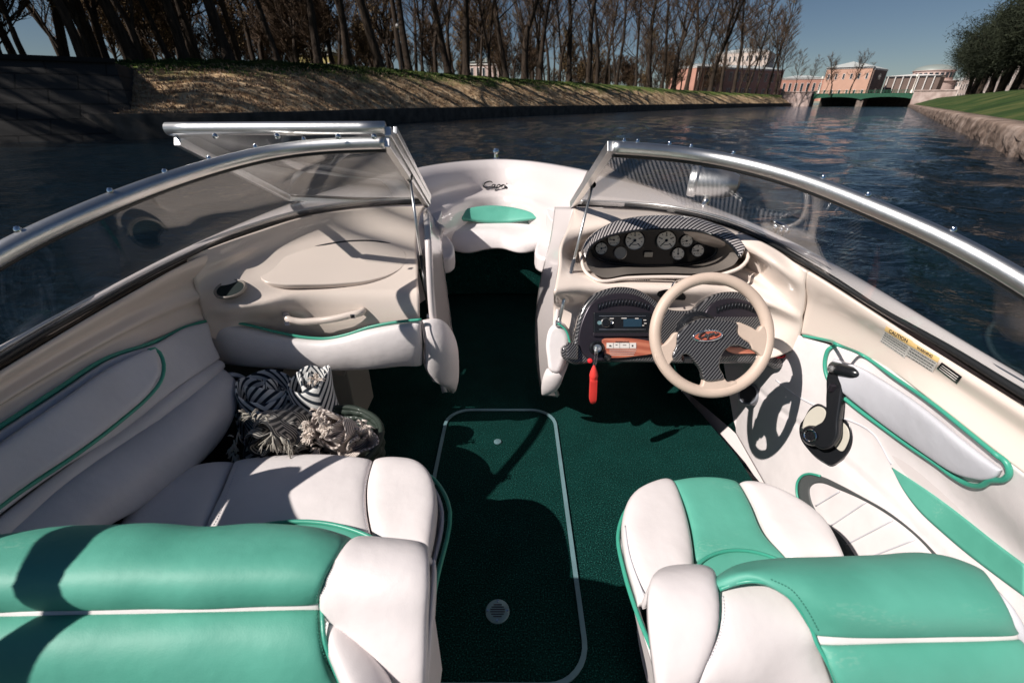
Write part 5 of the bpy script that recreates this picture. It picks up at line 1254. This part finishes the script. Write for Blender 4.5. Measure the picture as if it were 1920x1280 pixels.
for k, (u, vi, rz, s_, lk) in enumerate(front):
    p = on_crest(u, 6.3+.7*R.random()); p = p+V(0,0,-.1)
    if u < 330: p = V(p.x, p.y, p.z)
    dist = (p-CAM).length; s_ *= 1.12 if dist < 60 else 1.12+(dist-60)*.0055
    tree('bare_tree', vi, p, rz, s_, 'bare tree with %s, %s from the left on the slope crest' % (lk, ORD[k]), 'bare trees along the slope crest')
R = random.Random(9)
kk = 0
for row, (k0, n_, ulo, uhi) in enumerate(((12,8,620,1470),(20,10,420,1470),(30,11,240,1460),(44,13,120,1450),(62,13,80,1430))):
    for i in range(n_):
        u = ulo+(uhi-ulo)*(i+R.random()*.9)/n_; p = on_crest(u, k0+R.uniform(-3,3)); kk += 1
        vi = R.choice([0,1,2,3,5,5,4,3]); dist = (p-CAM).length
        tree('bare_tree', vi, p, R.uniform(0,6.28), R.uniform(.8,1.1)*(1+max(0,dist-60)*.005), 'one of the many bare trees standing back in the park behind the crest row', 'bare trees deeper in the park')
for i in range(95):
    u = R.uniform(230, 1490); p = on_crest(u, R.uniform(22,90))
    tree('young_tree', 6 if R.random() < .5 else 7, p, R.uniform(0,6.28), R.uniform(.8,1.9), 'one of the low twiggy young trees between the bare trunks of the park', 'low young trees in the park')
# trees above the bastion
for i, (x, y, vi, s_) in enumerate([(-26,26,3,.9),(-22.5,27.5,0,.9),(-30,22,1,1.0),(-34,30,3,1.0),(-27,34,1,1.0),(-24,31,5,1),(-30,15,1,1.1),(-34,12,3,1.1),(-37,9,1,1.1),(-27,19,0,1),(-41,6,3,1.1),(-33,17,4,1),(-29,27,5,1),(-40,33,1,1),(-20.5,29,5,.8),(-21.5,33,2,.9),(-38,24,0,1.0),(-31,36,4,1.0),(-24,40,1,1),(-36,38,0,1),(-44,30,0,1.1),(-48,38,1,1.1),(-43,43,3,1.1),(-38,48,1,1),(-33,45,0,1),(-52,48,3,1.1),(-46,54,5,1.1),(-58,42,1,1.1),(-40,26,5,1),(-45,20,1,1.1),(-52,28,3,1.1)]):
    tree('bare_tree', vi, V(x,y,2.7), i*1.3, s_, 'dark tree above the stone bastion at far left, listed %s of its clump' % ORD[i], 'dark trees above the stone bastion')
for i, (x, y) in enumerate([(-33,29),(-36,33),(-30,27),(-38,37),(-34,35),(-42,38),(-28,25.5),(-31,31),(-26,28),(-24,30),(-45,44),(-39,32)]):
    tree('young_tree', 7 if i % 3 else 6, V(x,y,2.7), i*1.7, 1.1+.5*R.random(), 'low twiggy young tree above the stone bastion, %s of its clump' % ORD[i], 'young trees above the stone bastion')
# trees near the bridge
for i, (u, y, vi, s_, lab) in enumerate([(1490,150,2,.55,'small grey tree left of the orange building'),(1512,150,0,.45,'short bare tree before the orange annex'),(1556,172,3,.62,'bare crooked tree in front of the orange building'),(1592,176,3,.66,'taller bare tree against the orange building wall'),(1545,182,2,.5,'thin bare tree behind the left bridge abutment'),(1612,240,5,.85,'yellow green tree behind the orange building roof')]):
    q = Y(u, 176, y); tree('bare_tree', vi, V(q.x,q.y,3.4), i*2.1+.5, s_*1.1, lab, 'bare trees by the bridge')
# clipped limes on the right bank
for i in range(19):
    k = 22+i*6.2; p = r0_+rd*k+rn*(8.8+R.uniform(-.4,.4))
    tree('lime_tree', i % 2, V(p.x,p.y,2.5), i*1.9, 1.6+.2*R.random(), 'dark round crowned lime tree, %s nearest in the front row above the right lawn' % ORD[i], 'round lime trees on the right bank', CV_)
for i in range(9):
    k = 20+i*9; p = r0_+rd*k+rn*(16+R.uniform(-1,1))
    tree('lime_tree', i % 2, V(p.x,p.y,2.5), i*2.9, 1.9+.2*R.random(), 'one of the taller lime trees in the second row behind the right bank lawn', 'second row of limes on the right bank', CV_)
# ---------------------------------------------------------------- bridge
bL, bR = V(105,176,0), V(126,158.5,0)
bd_ = (bR-bL); bl = bd_.length; bx = bd_.normalized(); by = V(-bx.y, bx.x, 0)
if by.y < 0: by = -by
mgreen = mat('bridge_green_paint', (.02,.10,.055), .45, var=.2, vscale=2)
br = thing('road_bridge', 'low green girder bridge crossing the far end of the canal', 'bridge', ((bL+bR)/2))
ax3 = (bx, by, V(0,0,1)); cb = (bL+bR)/2+by*8
boxes('deck', [(cb+V(0,0,3.55), bl/2+.5, 8, .22, ax3)], mgreen, br)
gv = []
for k in range(41):
    t = k/40; tt = (t*2) % 1 if t < 1 else 1
    h = 1.9+.8*math.sin(math.pi*((t*2) % 1))**.6 if t not in (0, 1) else 1.9
    p = bL.lerp(bR, t); gv.append((V(p.x,p.y,3.35), V(p.x,p.y,h)))
vs = [q for a, b in gv for q in (a-by*.1, b-by*.1)]+[q for a, b in gv for q in (a+by*.25, b+by*.25)]; fs = []
n_ = len(gv)
for k in range(n_-1):
    a = 2*k; fs += [(a,a+2,a+3,a+1), (2*n_+a,2*n_+a+1,2*n_+a+3,2*n_+a+2), (a+1,a+3,2*n_+a+3,2*n_+a+1)]
mesh_from('arched_girder', vs, fs, mgreen, br, False)
L = [(bL.lerp(bR, k/30)-by*.05+V(0,0,4.1), .05, .05, .45, ax3) for k in range(31)]+[((bL+bR)/2-by*.05+V(0,0,4.55), bl/2, .07, .06, ax3), ((bL+bR)/2-by*.05+V(0,0,4.2), bl/2, .04, .04, ax3)]
boxes('railing', L, mgreen, br)
boxes('pier', [((bL+bR)/2+by*8+V(0,0,.9), .9, 7.6, 2.4, ax3)], M['stone'], br)
boxes('far_wall', [((bL+bR)/2+by*15.6+V(0,0,.9), bl*.5, .3, 2.3, ax3)], mwall, br)  # dark stone paints in the shade under the deck
for t_ in (.04, .96): 
    pL = bL.lerp(bR, t_)-by*.1+V(0,0,3.7); lathe('bridge_lamp', [(.35,0),(.25,.8),(.1,1.0),(.07,4.2),(.3,4.4),(.32,4.9),(0,5.3)], pL, (0,0,1), M['gauge'], br, 12)
mpink = ramp_mat('pink_granite', [(.3,(.34,.25,.22)),(.7,(.55,.44,.40))], .8, .85, .4, 3, .05)[0]
q0_, q1_ = bL+bx*-5.2+by*3, bR+bx*4.6+by*3
def abut(name, c, hw, lab):
    a = thing(name, lab, 'bridge abutment', (c.x,c.y,0))
    boxes('pier_body', [(c+V(0,0,1.1), hw, 4, 3.1, ax3)], mpink, a, .08); boxes('capstone', [(c+V(0,0,4.35), hw+.2, 4.2, .16, ax3)], mpink, a, .04)
abut('left_abutment', q0_, 4.6, 'pink granite abutment at the left end of the green bridge')
abut('right_abutment', q1_, 5.0, 'pink granite abutment at the right end of the green bridge')
for i in range(2): C.objects  # keep order
# ---------------------------------------------------------------- buildings
mor = mat('orange_plaster', (.62,.37,.27), .85, var=.12, vscale=.3); mor2 = mat('red_plaster', (.54,.28,.21), .85, var=.15, vscale=.3)
mcr = mat('cream_plaster', (.66,.55,.48), .85, var=.1, vscale=.3); mbr = mat('brown_plaster', (.17,.12,.10), .85, var=.15, vscale=.3)
mrf = mat('pale_roof', (.50,.52,.50), .5, var=.1, vscale=.5); mwin = mat('window_glass', (.02,.03,.04), .1); mwh = mat('white_trim', (.75,.72,.68), .7); mgrf = mat('green_roof', (.24,.27,.25), .5)
def house(name, lab, uL, uR, vt, vb, y, depth, wall, roofm, yr=None, rows=2, cols=6, rise=1.2, win=True, eave=.4, roof='hip', wh_=.5, ww=.35):
    """block whose front runs between two bearings at distances y and yr"""
    a = Y(uL, vb, y); b = Y(uR, vb, yr or y); zb = 1.5; zt = Y(uL, vt, y).z
    a.z = b.z = 0; d = (b-a); Lw = d.length; d.normalize(); n = V(d.y, -d.x, 0)
    if n.dot(V(0,0,0)-a) < 0: n = -n
    c = (a+b)/2-n*depth/2; t = thing(name, lab, 'building', (c.x,c.y,zb)); ax = (d, n, V(0,0,1)); H = zt-zb
    boxes('wall', [(c+V(0,0,zb+H/2), Lw/2, depth/2, H/2, ax)], wall, t)
    boxes('cornice', [(c+V(0,0,zt-.35), Lw/2+.2, depth/2+.2, .16, ax)], mwh, t)
    e = Lw/2+eave; f = depth/2+eave; vs = [c+d*x+n*yv+V(0,0,zt) for x, yv in ((-e,-f),(e,-f),(e,f),(-e,f))]
    k = min(f, e)*(.98 if roof == 'hip' else .0)
    vs += [c-d*(e-k)+V(0,0,zt+rise), c+d*(e-k)+V(0,0,zt+rise)]
    mesh_from('roof', vs, [(3,2,5,4),(0,4,5,1),(0,3,4),(1,5,2),(0,1,2,3)], roofm, t, False)
    if win:
        for r_ in range(rows):
            for q in range(cols):
                p = a+d*Lw*(q+.5)/cols+V(0,0,zb+H*(r_+.55)/rows*.95); w2 = Lw/cols*ww; h2 = H/rows*wh_*.5
                fr = boxes('window', [(p+n*.02, w2*.5+.12, .05, h2+.12, ax)], mwh, t); boxes('pane', [(p+n*.08, w2*.5, .02, h2, ax)], mwin, fr)
    return t, a, b, n, d, zb, zt
ob = house('orange_building', 'orange plaster hall with pale hipped roof behind the left half of the bridge', 1538, 1622, 128, 175, 232, 18, mor, mrf, 222, 2, 6, 2.6, True, .6, 'hip', .30, .22)
house('orange_annex', 'low red orange wing with a chimney to the left of the orange hall', 1462, 1540, 147, 172, 238, 12, mor2, mrf, 233, 1, 7, 1.2)
t, a, b, n, d, zb, zt = house('hall_gable', 'end gable of the orange hall, its shade painted brown, with a big arched window', 1626, 1650, 128, 175, 222, 14, mbr, mrf, 232, 1, 1, 2.4, False)  # brown walls paint the unlit end of the orange hall
c = (a+b)/2; arch = [c+d*2.0*math.cos(x)+V(0,0,zt-4+2.4*math.sin(x))+n*.1 for x in [math.pi*i/14 for i in range(15)]]
plate('arched_window', arch, n, .12, mwin, t, 0); boxes('door', [(c+V(0,0,zb+2.6)+n*.05, 1.1, .06, 2.4, (d,n,V(0,0,1)))], mwin, t)
t, a, b, n, d, zb, zt = house('white_colonnade', 'low dark wing with white roof edge and columns right of the orange hall', 1652, 1752, 144, 175, 238, 14, mbr, mwh, 224, 1, 1, .8, False, .9)
for k in range(7):
    p = a+d*((b-a).length)*(k+.3)/7+n*.6; boxes('column', [(p+V(0,0,(zb+zt)/2), .16, .16, (zt-zb)/2, (d,n,V(0,0,1)))], mwh, t)
# rotunda
rc = Y(1736, 175, 262); t = thing('domed_rotunda', 'pale pink round building with a shallow grey dome right of the bridge', 'building', (rc.x,rc.y,1.5))
z1 = Y(1736,152,262).z; z2 = Y(1736,133,262).z; z3 = Y(1736,121,262).z; rr_ = 262*.064*.5
mpk2 = mat('pale_pink_plaster', (.62,.47,.42), .85, var=.1, vscale=.3)
lathe('lower_drum', [(rr_*1.25,1.5),(rr_*1.25,z1-.6),(rr_*1.32,z1-.3),(rr_*1.32,z1),(0,z1+.3)], V(rc.x,rc.y,0), (0,0,1), mpk2, t, 40)
lathe('upper_drum', [(rr_,z1),(rr_,z2-.5),(rr_*1.06,z2-.2),(rr_*1.06,z2)], V(rc.x,rc.y,0), (0,0,1), mpk2, t, 40)
lathe('dome', [(rr_*1.06,z2)]+[(rr_*1.02*math.cos(x), z2+(z3-z2)*math.sin(x)) for x in [math.pi/2*i/8 for i in range(9)]], V(rc.x,rc.y,0), (0,0,1), mgrf, t, 40)
for k in range(12):
    an = math.radians(180+k*15); p = V(rc.x+rr_*1.0*math.cos(an), rc.y+rr_*1.0*math.sin(an), (z1+z2)/2)
    boxes('window', [(p, .7, .12, 1.1, (V(-math.sin(an),math.cos(an),0), V(math.cos(an),math.sin(an),0), V(0,0,1)))], mwin, t)
house('cream_building', 'cream three storey building with rows of windows between rotunda and limes', 1760, 1800, 152, 176, 300, 14, mcr, mrf, 290, 3, 8, 1.5)
house('white_palace', 'long cream building showing in slices between the lime trunks on the right', 1795, 1990, 118, 176, 250, 16, mcr, mrf, 130, 4, 22, 1.5)
house('pink_castle', 'tall pink and white castle glimpsed through the trees at the end of the park', 1330, 1425, 100, 172, 300, 30, mcr, mrf, 285, 5, 12, 3)
house('red_barracks', 'long low red building behind the tree trunks at the right end of the park', 1300, 1462, 124, 168, 205, 14, mor2, mrf, 230, 2, 12, 1.5)
house('pink_house', 'pink house partly hidden behind the middle of the tree row', 880, 935, 118, 142, 130, 10, mpk2, mgrf, 128, 2, 5, 1.5)
house('yellow_pavilion', 'small yellow pavilion with green roof far back between the left trees', 560, 625, 98, 122, 110, 8, mat('yellow_plaster', (.6,.5,.2), .8), mgrf, 110, 1, 4, 1.8)
# globe lamp on the crest
p = on_crest(752, 7.5); t = thing('street_lamp', 'white globe lamp on a thin dark post among the trees', 'street lamp', p)
lathe('post', [(.09,0),(.06,.4),(.045,.6),(.04,3.4),(.07,3.5),(0,3.52)], p, (0,0,1), M['black'], t, 12)
lathe('globe', [(.0,0)]+[(.2*math.sin(x), .2-.2*math.cos(x)) for x in [math.pi*i/10 for i in range(1, 11)]], p+V(0,0,3.48), (0,0,1), mwh, t, 18)
# ================================================================ loose things in the cockpit
def uvpattern(name, fn, c1, c2, rough=.95, sharp=.08):
    m, t, b = mk(name); b.inputs['Roughness'].default_value = rough; b.inputs['Specular IOR Level'].default_value = .1; b.inputs['Sheen Weight'].default_value = .3
    uv = t.nodes.new('ShaderNodeUVMap'); sx = t.nodes.new('ShaderNodeSeparateXYZ'); t.links.new(uv.outputs[0], sx.inputs[0])
    def mt(op, a, b_=None):
        q = t.nodes.new('ShaderNodeMath'); q.operation = op
        for k_, x_ in enumerate((a, b_)):
            if x_ is None: continue
            if isinstance(x_, (int, float)): q.inputs[k_].default_value = x_
            else: t.links.new(x_, q.inputs[k_])
        return q.outputs[0]
    val = fn(mt, sx.outputs[0], sx.outputs[1])
    r = t.nodes.new('ShaderNodeValToRGB'); r.color_ramp.elements[0].position = .5-sharp; r.color_ramp.elements[1].position = .5+sharp
    r.color_ramp.elements[0].color = (*c1, 1); r.color_ramp.elements[1].color = (*c2, 1)
    t.links.new(val, r.inputs[0]); t.links.new(r.outputs[0], b.inputs['Base Color'])
    tc = t.nodes.new('ShaderNodeTexCoord'); n = t.nodes.new('ShaderNodeTexNoise'); n.inputs['Scale'].default_value = 350
    t.links.new(tc.outputs['Object'], n.inputs['Vector']); bp = t.nodes.new('ShaderNodeBump'); bp.inputs['Strength'].default_value = .6; bp.inputs['Distance'].default_value = .002
    t.links.new(n.outputs[0], bp.inputs['Height']); t.links.new(bp.outputs[0], b.inputs['Normal']); return m
def f_chev(mt, u, v):
    tri = mt('ABSOLUTE', mt('SUBTRACT', mt('FRACT', mt('MULTIPLY', u, 2.6)), .5))
    return mt('ADD', mt('MULTIPLY', mt('SINE', mt('MULTIPLY', mt('ADD', mt('MULTIPLY', v, 1.0), mt('MULTIPLY', tri, 1.25)), 85.0)), .5), .62)
def f_sq(mt, u, v):
    a = mt('ABSOLUTE', mt('SUBTRACT', mt('FRACT', mt('MULTIPLY', u, 9.0)), .5)); b = mt('ABSOLUTE', mt('SUBTRACT', mt('FRACT', mt('MULTIPLY', v, 3.0)), .5))
    return mt('ADD', mt('MULTIPLY', mt('SINE', mt('MULTIPLY', mt('MAXIMUM', a, b), 48.0)), .5), .42)
def f_fine(mt, u, v): return mt('ADD', mt('MULTIPLY', mt('SINE', mt('ADD', mt('MULTIPLY', u, 420.0), mt('MULTIPLY', v, 160.0))), .5), .55)
mt1 = uvpattern('striped_cotton', f_chev, (.02,.03,.045), (.80,.79,.77)); mt2 = uvpattern('dark_woven', f_sq, (.02,.02,.022), (.52,.48,.42), .95, .12); mt3 = uvpattern('beige_woven', f_fine, (.22,.18,.16), (.78,.68,.62), .95, .3)
mfr = mat('cream_fringe', (.72,.63,.56), .9); mfr2 = mat('grey_fringe', (.40,.37,.32), .9)
def roll(name, a, b, R_, turns, m_, parent, seed, sq=.0, n=110, rows=16, flare=.0, lump=.012):
    ax = (b-a); L_ = ax.length; ax.normalize(); u = ax.orthogonal().normalized(); w_ = ax.cross(u); g = []
    for j in range(rows):
        t = j/(rows-1); r = []
        for i in range(n):
            s = i/(n-1); an = s*turns*2*math.pi+seed; rad = R_*(.16+.84*s)*(1+flare*t)
            p = a+ax*(L_*t+(.03*math.sin(an*1.3+seed)+.02*noise.noise(V(an*.7, seed, 0)))*t)+(u*math.cos(an)+w_*math.sin(an))*rad
            p += (u*math.cos(an)+w_*math.sin(an))*lump*noise.noise(V(an*.9, t*3, seed))*1.6
            p += V(0,0,0)
            r.append(p)
        # soft rounded ends
        g.append(r)
    o = link(grid_me(name, g), name, m_, parent)
    sd = o.modifiers.new('t', 'SOLIDIFY'); sd.thickness = .009; sd.offset = 0
    sb = o.modifiers.new('s', 'SUBSURF'); sb.levels = 1; sb.render_levels = 1
    return o
def fringe(name, pts, d, cnt, L_, m_, parent, seed, spread=.9, r=.0014, clump=5, droop=.8):
    R_ = random.Random(seed); vs, fs = [], []
    for _ in range(cnt):
        x = R_.random()*(len(pts)-1); i = min(int(x), len(pts)-2); p = pts[i].lerp(pts[i+1], x-i)+V(R_.gauss(0,.004),R_.gauss(0,.004),R_.gauss(0,.004))
        dd = (Vector(d)+V(R_.gauss(0,1),R_.gauss(0,1),R_.gauss(0,1))*spread*.6).normalized(); l_ = L_*R_.uniform(.6,1.3)
        for c in range(clump):
            e = (dd+V(R_.gauss(0,1),R_.gauss(0,1),R_.gauss(0,1))*.14).normalized(); q = [p, p+e*l_*.35, p+e*l_*.7+V(0,0,-l_*.12*droop), p+e*l_*.95+V(R_.gauss(0,.1)*l_,R_.gauss(0,.1)*l_,-l_*.4*droop)]
            tube_geo(q, [r*1.5, r*1.2, r, r*.6], 4, False, vs, fs)
    return mesh_from(name, vs, fs, m_, parent)
# striped rolls standing behind
T1 = S(490,728,.00186); t1 = thing('rolled_towel', 'larger white towel roll with dark chevron stripes, standing next to the round speaker', 'towel', (T1.x,T1.y,.03), 'rolled striped towels')
roll('striped_cloth', V(T1.x+.015,T1.y-.05,.02), T1+V(0,.01,.0), .096, 3.3, mt1, t1, 1.0, flare=.10)
T2 = S(580,716,.00186); t2 = thing('rolled_towel', 'smaller white towel roll with dark chevron stripes and a white tassel, nearer the walkway', 'towel', (T2.x,T2.y,.03), 'rolled striped towels')
roll('striped_cloth', V(T2.x+.02,T2.y-.05,.02), T2+V(0,.01,.01), .080, 3.0, mt1, t2, 2.7, flare=.06)
fringe('tassel', [T2+V(.035,-.03,.02), T2+V(.055,-.045,.04)], (.3,-.3,.8), 10, .035, mfr, t2, 4, .8, .0016)
# basket
bc = V(-.60,1.10,0); bz = .33; bk_ = thing('wicker_basket', 'dark green woven basket holding the fringed blankets behind the passenger seat', 'basket', (bc.x,bc.y,0))
vs, fs = [], []
for k in range(15):
    z = .012+k*(bz-.012)/14; rr_ = .135+.035*(z/bz)
    ringp = [bc+V(rr_*math.cos(a)+.003*math.sin(a*24+k*math.pi)*math.cos(a), rr_*math.sin(a)+.003*math.sin(a*24+k*math.pi)*math.sin(a), z+.0015*math.sin(a*12)) for a in [2*math.pi*i/96 for i in range(96)]]
    tube_geo(ringp, .0128, 6, True, vs, fs)
mwick = stripes('woven_wicker', (.004,.010,.008), (.03,.05,.034), 900, .7, 0, 'Object', (1,1.3,.6), .35, coat=.1)
mesh_from('wicker_body', vs, fs, mwick, bk_)
lathe('basket_bottom', [(.14,.012),(0,.012)], bc, (0,0,1), M['void'], bk_, 30)
tube('basket_rim', [bc+V(.175*math.cos(a), .175*math.sin(a), bz+.012+.003*math.sin(5*a)) for a in [2*math.pi*i/40 for i in range(40)]], .010, mwick, bk_, closed=True, raw=True)
# dark patterned blanket
D1_ = S(497,832,.00158); bl1 = thing('rolled_blanket', 'black and grey patterned blanket roll with pale fringes in front of striped towels', 'blanket', (D1_.x,D1_.y+.1,D1_.z-.1), 'rolled fringed blankets')
roll('patterned_cloth', D1_+V(-.02,.22,-.10), D1_, .083, 3.2, mt2, bl1, .6, flare=.05, lump=.02)
roll('patterned_fold', D1_+V(-.06,.16,-.12), D1_+V(.09,.05,-.07), .07, 2.2, mt2, bl1, 3.6, lump=.025)
roll('patterned_fold', D1_+V(-.09,.10,-.2), D1_+V(.05,.02,-.12), .07, 2.2, mt2, bl1, 5.6, lump=.025)
fringe('fringe', [D1_+V(-.09,.02,.03), D1_+V(-.10,.0,-.02), D1_+V(-.08,-.01,-.06)], (-.5,-.7,.1), 18, .028, mfr2, bl1, 6, 1.1)
fringe('fringe', [D1_+V(.03,-.01,.05), D1_+V(.075,-.01,.02), D1_+V(.08,-.02,-.05), D1_+V(.04,-.02,-.09)], (.1,-.6,-.5), 26, .045, mfr2, bl1, 7, .8, .0016)
fringe('fringe', [D1_+V(-.06,.03,.08), D1_+V(.02,.02,.09)], (-.2,-.5,.3), 14, .025, mfr2, bl1, 8, 1.2)
# beige blanket in the basket, lit by the sun
E1_ = S(618,800,.00163); bl2 = thing('rolled_blanket', 'beige herringbone blanket with cream tassels, rolled up inside the green basket', 'blanket', (E1_.x,E1_.y+.06,E1_.z-.1), 'rolled fringed blankets')
roll('herringbone_cloth', E1_+V(.05,.10,-.16), E1_+V(0,0,0), .054, 2.6, mt3, bl2, 1.9, flare=.1, lump=.018)
roll('herringbone_fold', E1_+V(-.03,.08,-.14), E1_+V(.075,.0,-.05), .054, 2.2, mt3, bl2, 4.4, lump=.02)
fringe('tassels', [E1_+V(-.055,-.01,.03), E1_+V(-.05,-.03,-.02), E1_+V(-.03,-.04,-.07)], (-.3,-.7,.3), 55, .024, mfr, bl2, 9, 1.2, .0016)
fringe('tassels', [E1_+V(-.03,.0,.06), E1_+V(.0,-.02,.04), E1_+V(.01,-.03,-.0)], (0,-.5,.8), 50, .024, mfr, bl2, 10, 1.2, .0016)
fringe('tassels', [E1_+V(.09,.0,.02), E1_+V(.115,-.0,-.0)], (.5,-.4,.7), 18, .024, mfr, bl2, 11, 1.0, .0016)
fringe('tassels', [E1_+V(-.06,-.03,-.08), E1_+V(.02,-.045,-.1)], (-.2,-.6,-.4), 24, .03, mfr, bl2, 12, 1.0, .0014)
# carton under the console
cbx = thing('carton_box', 'pale cardboard carton pushed under the port console behind the towels', 'box', (-.80,1.68,0))
boxes('carton_body', [((-.82,1.68,.165), .135, .12, .15)], M['lcd'], cbx, .004); boxes('carton_flap', [((-.82,1.56,.318), .13, .03, .0025, (V(1,0,0), V(0,.96,.28), V(0,-.28,.96)))], M['lcd'], cbx)
# ignition key with its red float
kf = thing('key_float', 'red foam float hanging on a short chain from the ignition key', 'key float', PP(1118,652,.03))
k0 = PP(1118,653,.036)
boxes('key', [(k0+V(0,-.006,-.004), .0012, .010, .009)], M['alu'], kf, .001)
ft_ = Y(1114,684,k0.y-.015); fb_ = Y(1111,757,k0.y-.012)
vs, fs = [], []
for off in (-.004, .004):
    for i in range(9):
        t = i/8; p = k0.lerp(ft_, t)+V(off,-.008*math.sin(t*3.1),0)
        tube_geo([p+V(.0022*math.cos(a), .0005*math.cos(a), .0035*math.sin(a)) for a in [2*math.pi*j/8 for j in range(8)]], .0007, 4, True, vs, fs)
mesh_from('chain', vs, fs, M['chrome'], kf)
ax_ = (fb_-ft_); L_ = ax_.length
def sqprof():
    vs, fs = [], []; a = ax_.normalized(); u = V(1,0,0); u = (u-a*u.dot(a)).normalized(); w_ = a.cross(u)
    prf = [(0,.002),(.06,.007),(.16,.0125),(.22,.0145),(.27,.0155),(.30,.0145),(.33,.0135),(.36,.0145),(.40,.0138),(.60,.0140),(.85,.0142),(.93,.011),(1.0,.001)]
    for (t, r) in prf:
        for s in range(12):
            an = 2*math.pi*s/12+math.pi/12; k = 1 if t < .35 else (1/max(abs(math.cos(an)), abs(math.sin(an))))**.7
            vs.append(ft_+a*L_*t+(u*math.cos(an)+w_*math.sin(an))*r*k*(.95 if t > .35 else 1))
    for i in range(len(prf)-1):
        for s in range(12): fs.append((i*12+s, i*12+(s+1)%12, (i+1)*12+(s+1)%12, (i+1)*12+s))
    o = mesh_from('float_body', vs, fs, M['red'], kf); es = o.modifiers.new('e','EDGE_SPLIT'); es.split_angle = math.radians(35)
sqprof()
# ---- chrome searchlight and cleats on the foredeck
sp_ = B('searchlight')
s0, s1 = V(.79,2.07,.99), V(.97,1.985,.985); dv = (s1-s0)
lathe('lamp_body', [(0,.0),(.060,.0),(.064,.006),(.064,.03),(.059,.034),(.058,.15),(.052,.17),(.040,.195),(0,.205)], s0, dv, M['alu'], sp_, 36)
lathe('lamp_bezel', [(.064,.0),(.066,.004),(.066,.012),(.063,.016)], s0+dv.normalized()*.02, dv, M['alu'], sp_, 36)
tube('lamp_stem', [V(.87,2.03,.94), V(.86,2.03,.90), V(.85,2.03,.868)], .016, M['polish'], sp_, raw=True)
lathe('stem_foot', [(.036,0),(.034,.008),(.02,.014),(0,.014)], V(.85,2.03,.862), (0,0,1), M['polish'], sp_, 24)
for c in (V(1.0,1.66,.862),):
    cl = B('mooring_cleat')
    tube('cleat_horns', [c+V(-.01,-.075,.03), c+V(0,-.04,.034), c+V(0,.04,.034), c+V(.01,.075,.03)], .0085, M['chrome'], cl)
    for s in (-1, 1): tube('cleat_post', [c+V(0,s*.022,0), c+V(0,s*.022,.034)], .009, M['chrome'], cl, raw=True)
# foredeck between the windscreen and the gunwale
def deck(side):
    base = [p for p in (BP if side < 0 else BS)][:9]
    g = [p for p in gn if (p.x < XC) == (side < 0) and .3 < p.y < 3.1]
    g = sorted(g, key=lambda p: -p.y)
    rows = [[p+V(0,0,-.004) for p in base], [p+V(0,0,.012) for p in g]]
    rs = [cr(rows[0], 40), cr(rows[1], 40)]
    gg = [[a.lerp(b, k/5)+V(0,0,.012*math.sin(math.pi*k/5)) for a, b in zip(*rs)] for k in range(6)]
    o = link(grid_me('side_deck', gg), 'side_deck', M['white'], boat)
    sd = o.modifiers.new('t', 'SOLIDIFY'); sd.thickness = .01; sd.offset = 0
deck(-1); deck(1)
# unseen roll and hoop added on the port gunwale to shade the port seat
tube('shade_roll', [V(-1.10,.34,.87), V(-1.10,.5,.88), V(-1.10,.66,.865)], [.055]*12, M['rubber'], boat, n=12)
tube('shade_hoop', [V(-1.11,.16,.76),V(-1.10,.13,.93),V(-1.10,.145,1.05),V(-1.10,.20,1.10),V(-1.10,.31,1.06),V(-1.10,.46,.96),V(-1.10,.60,.89)], .027, M['rubber'], boat, n=50)
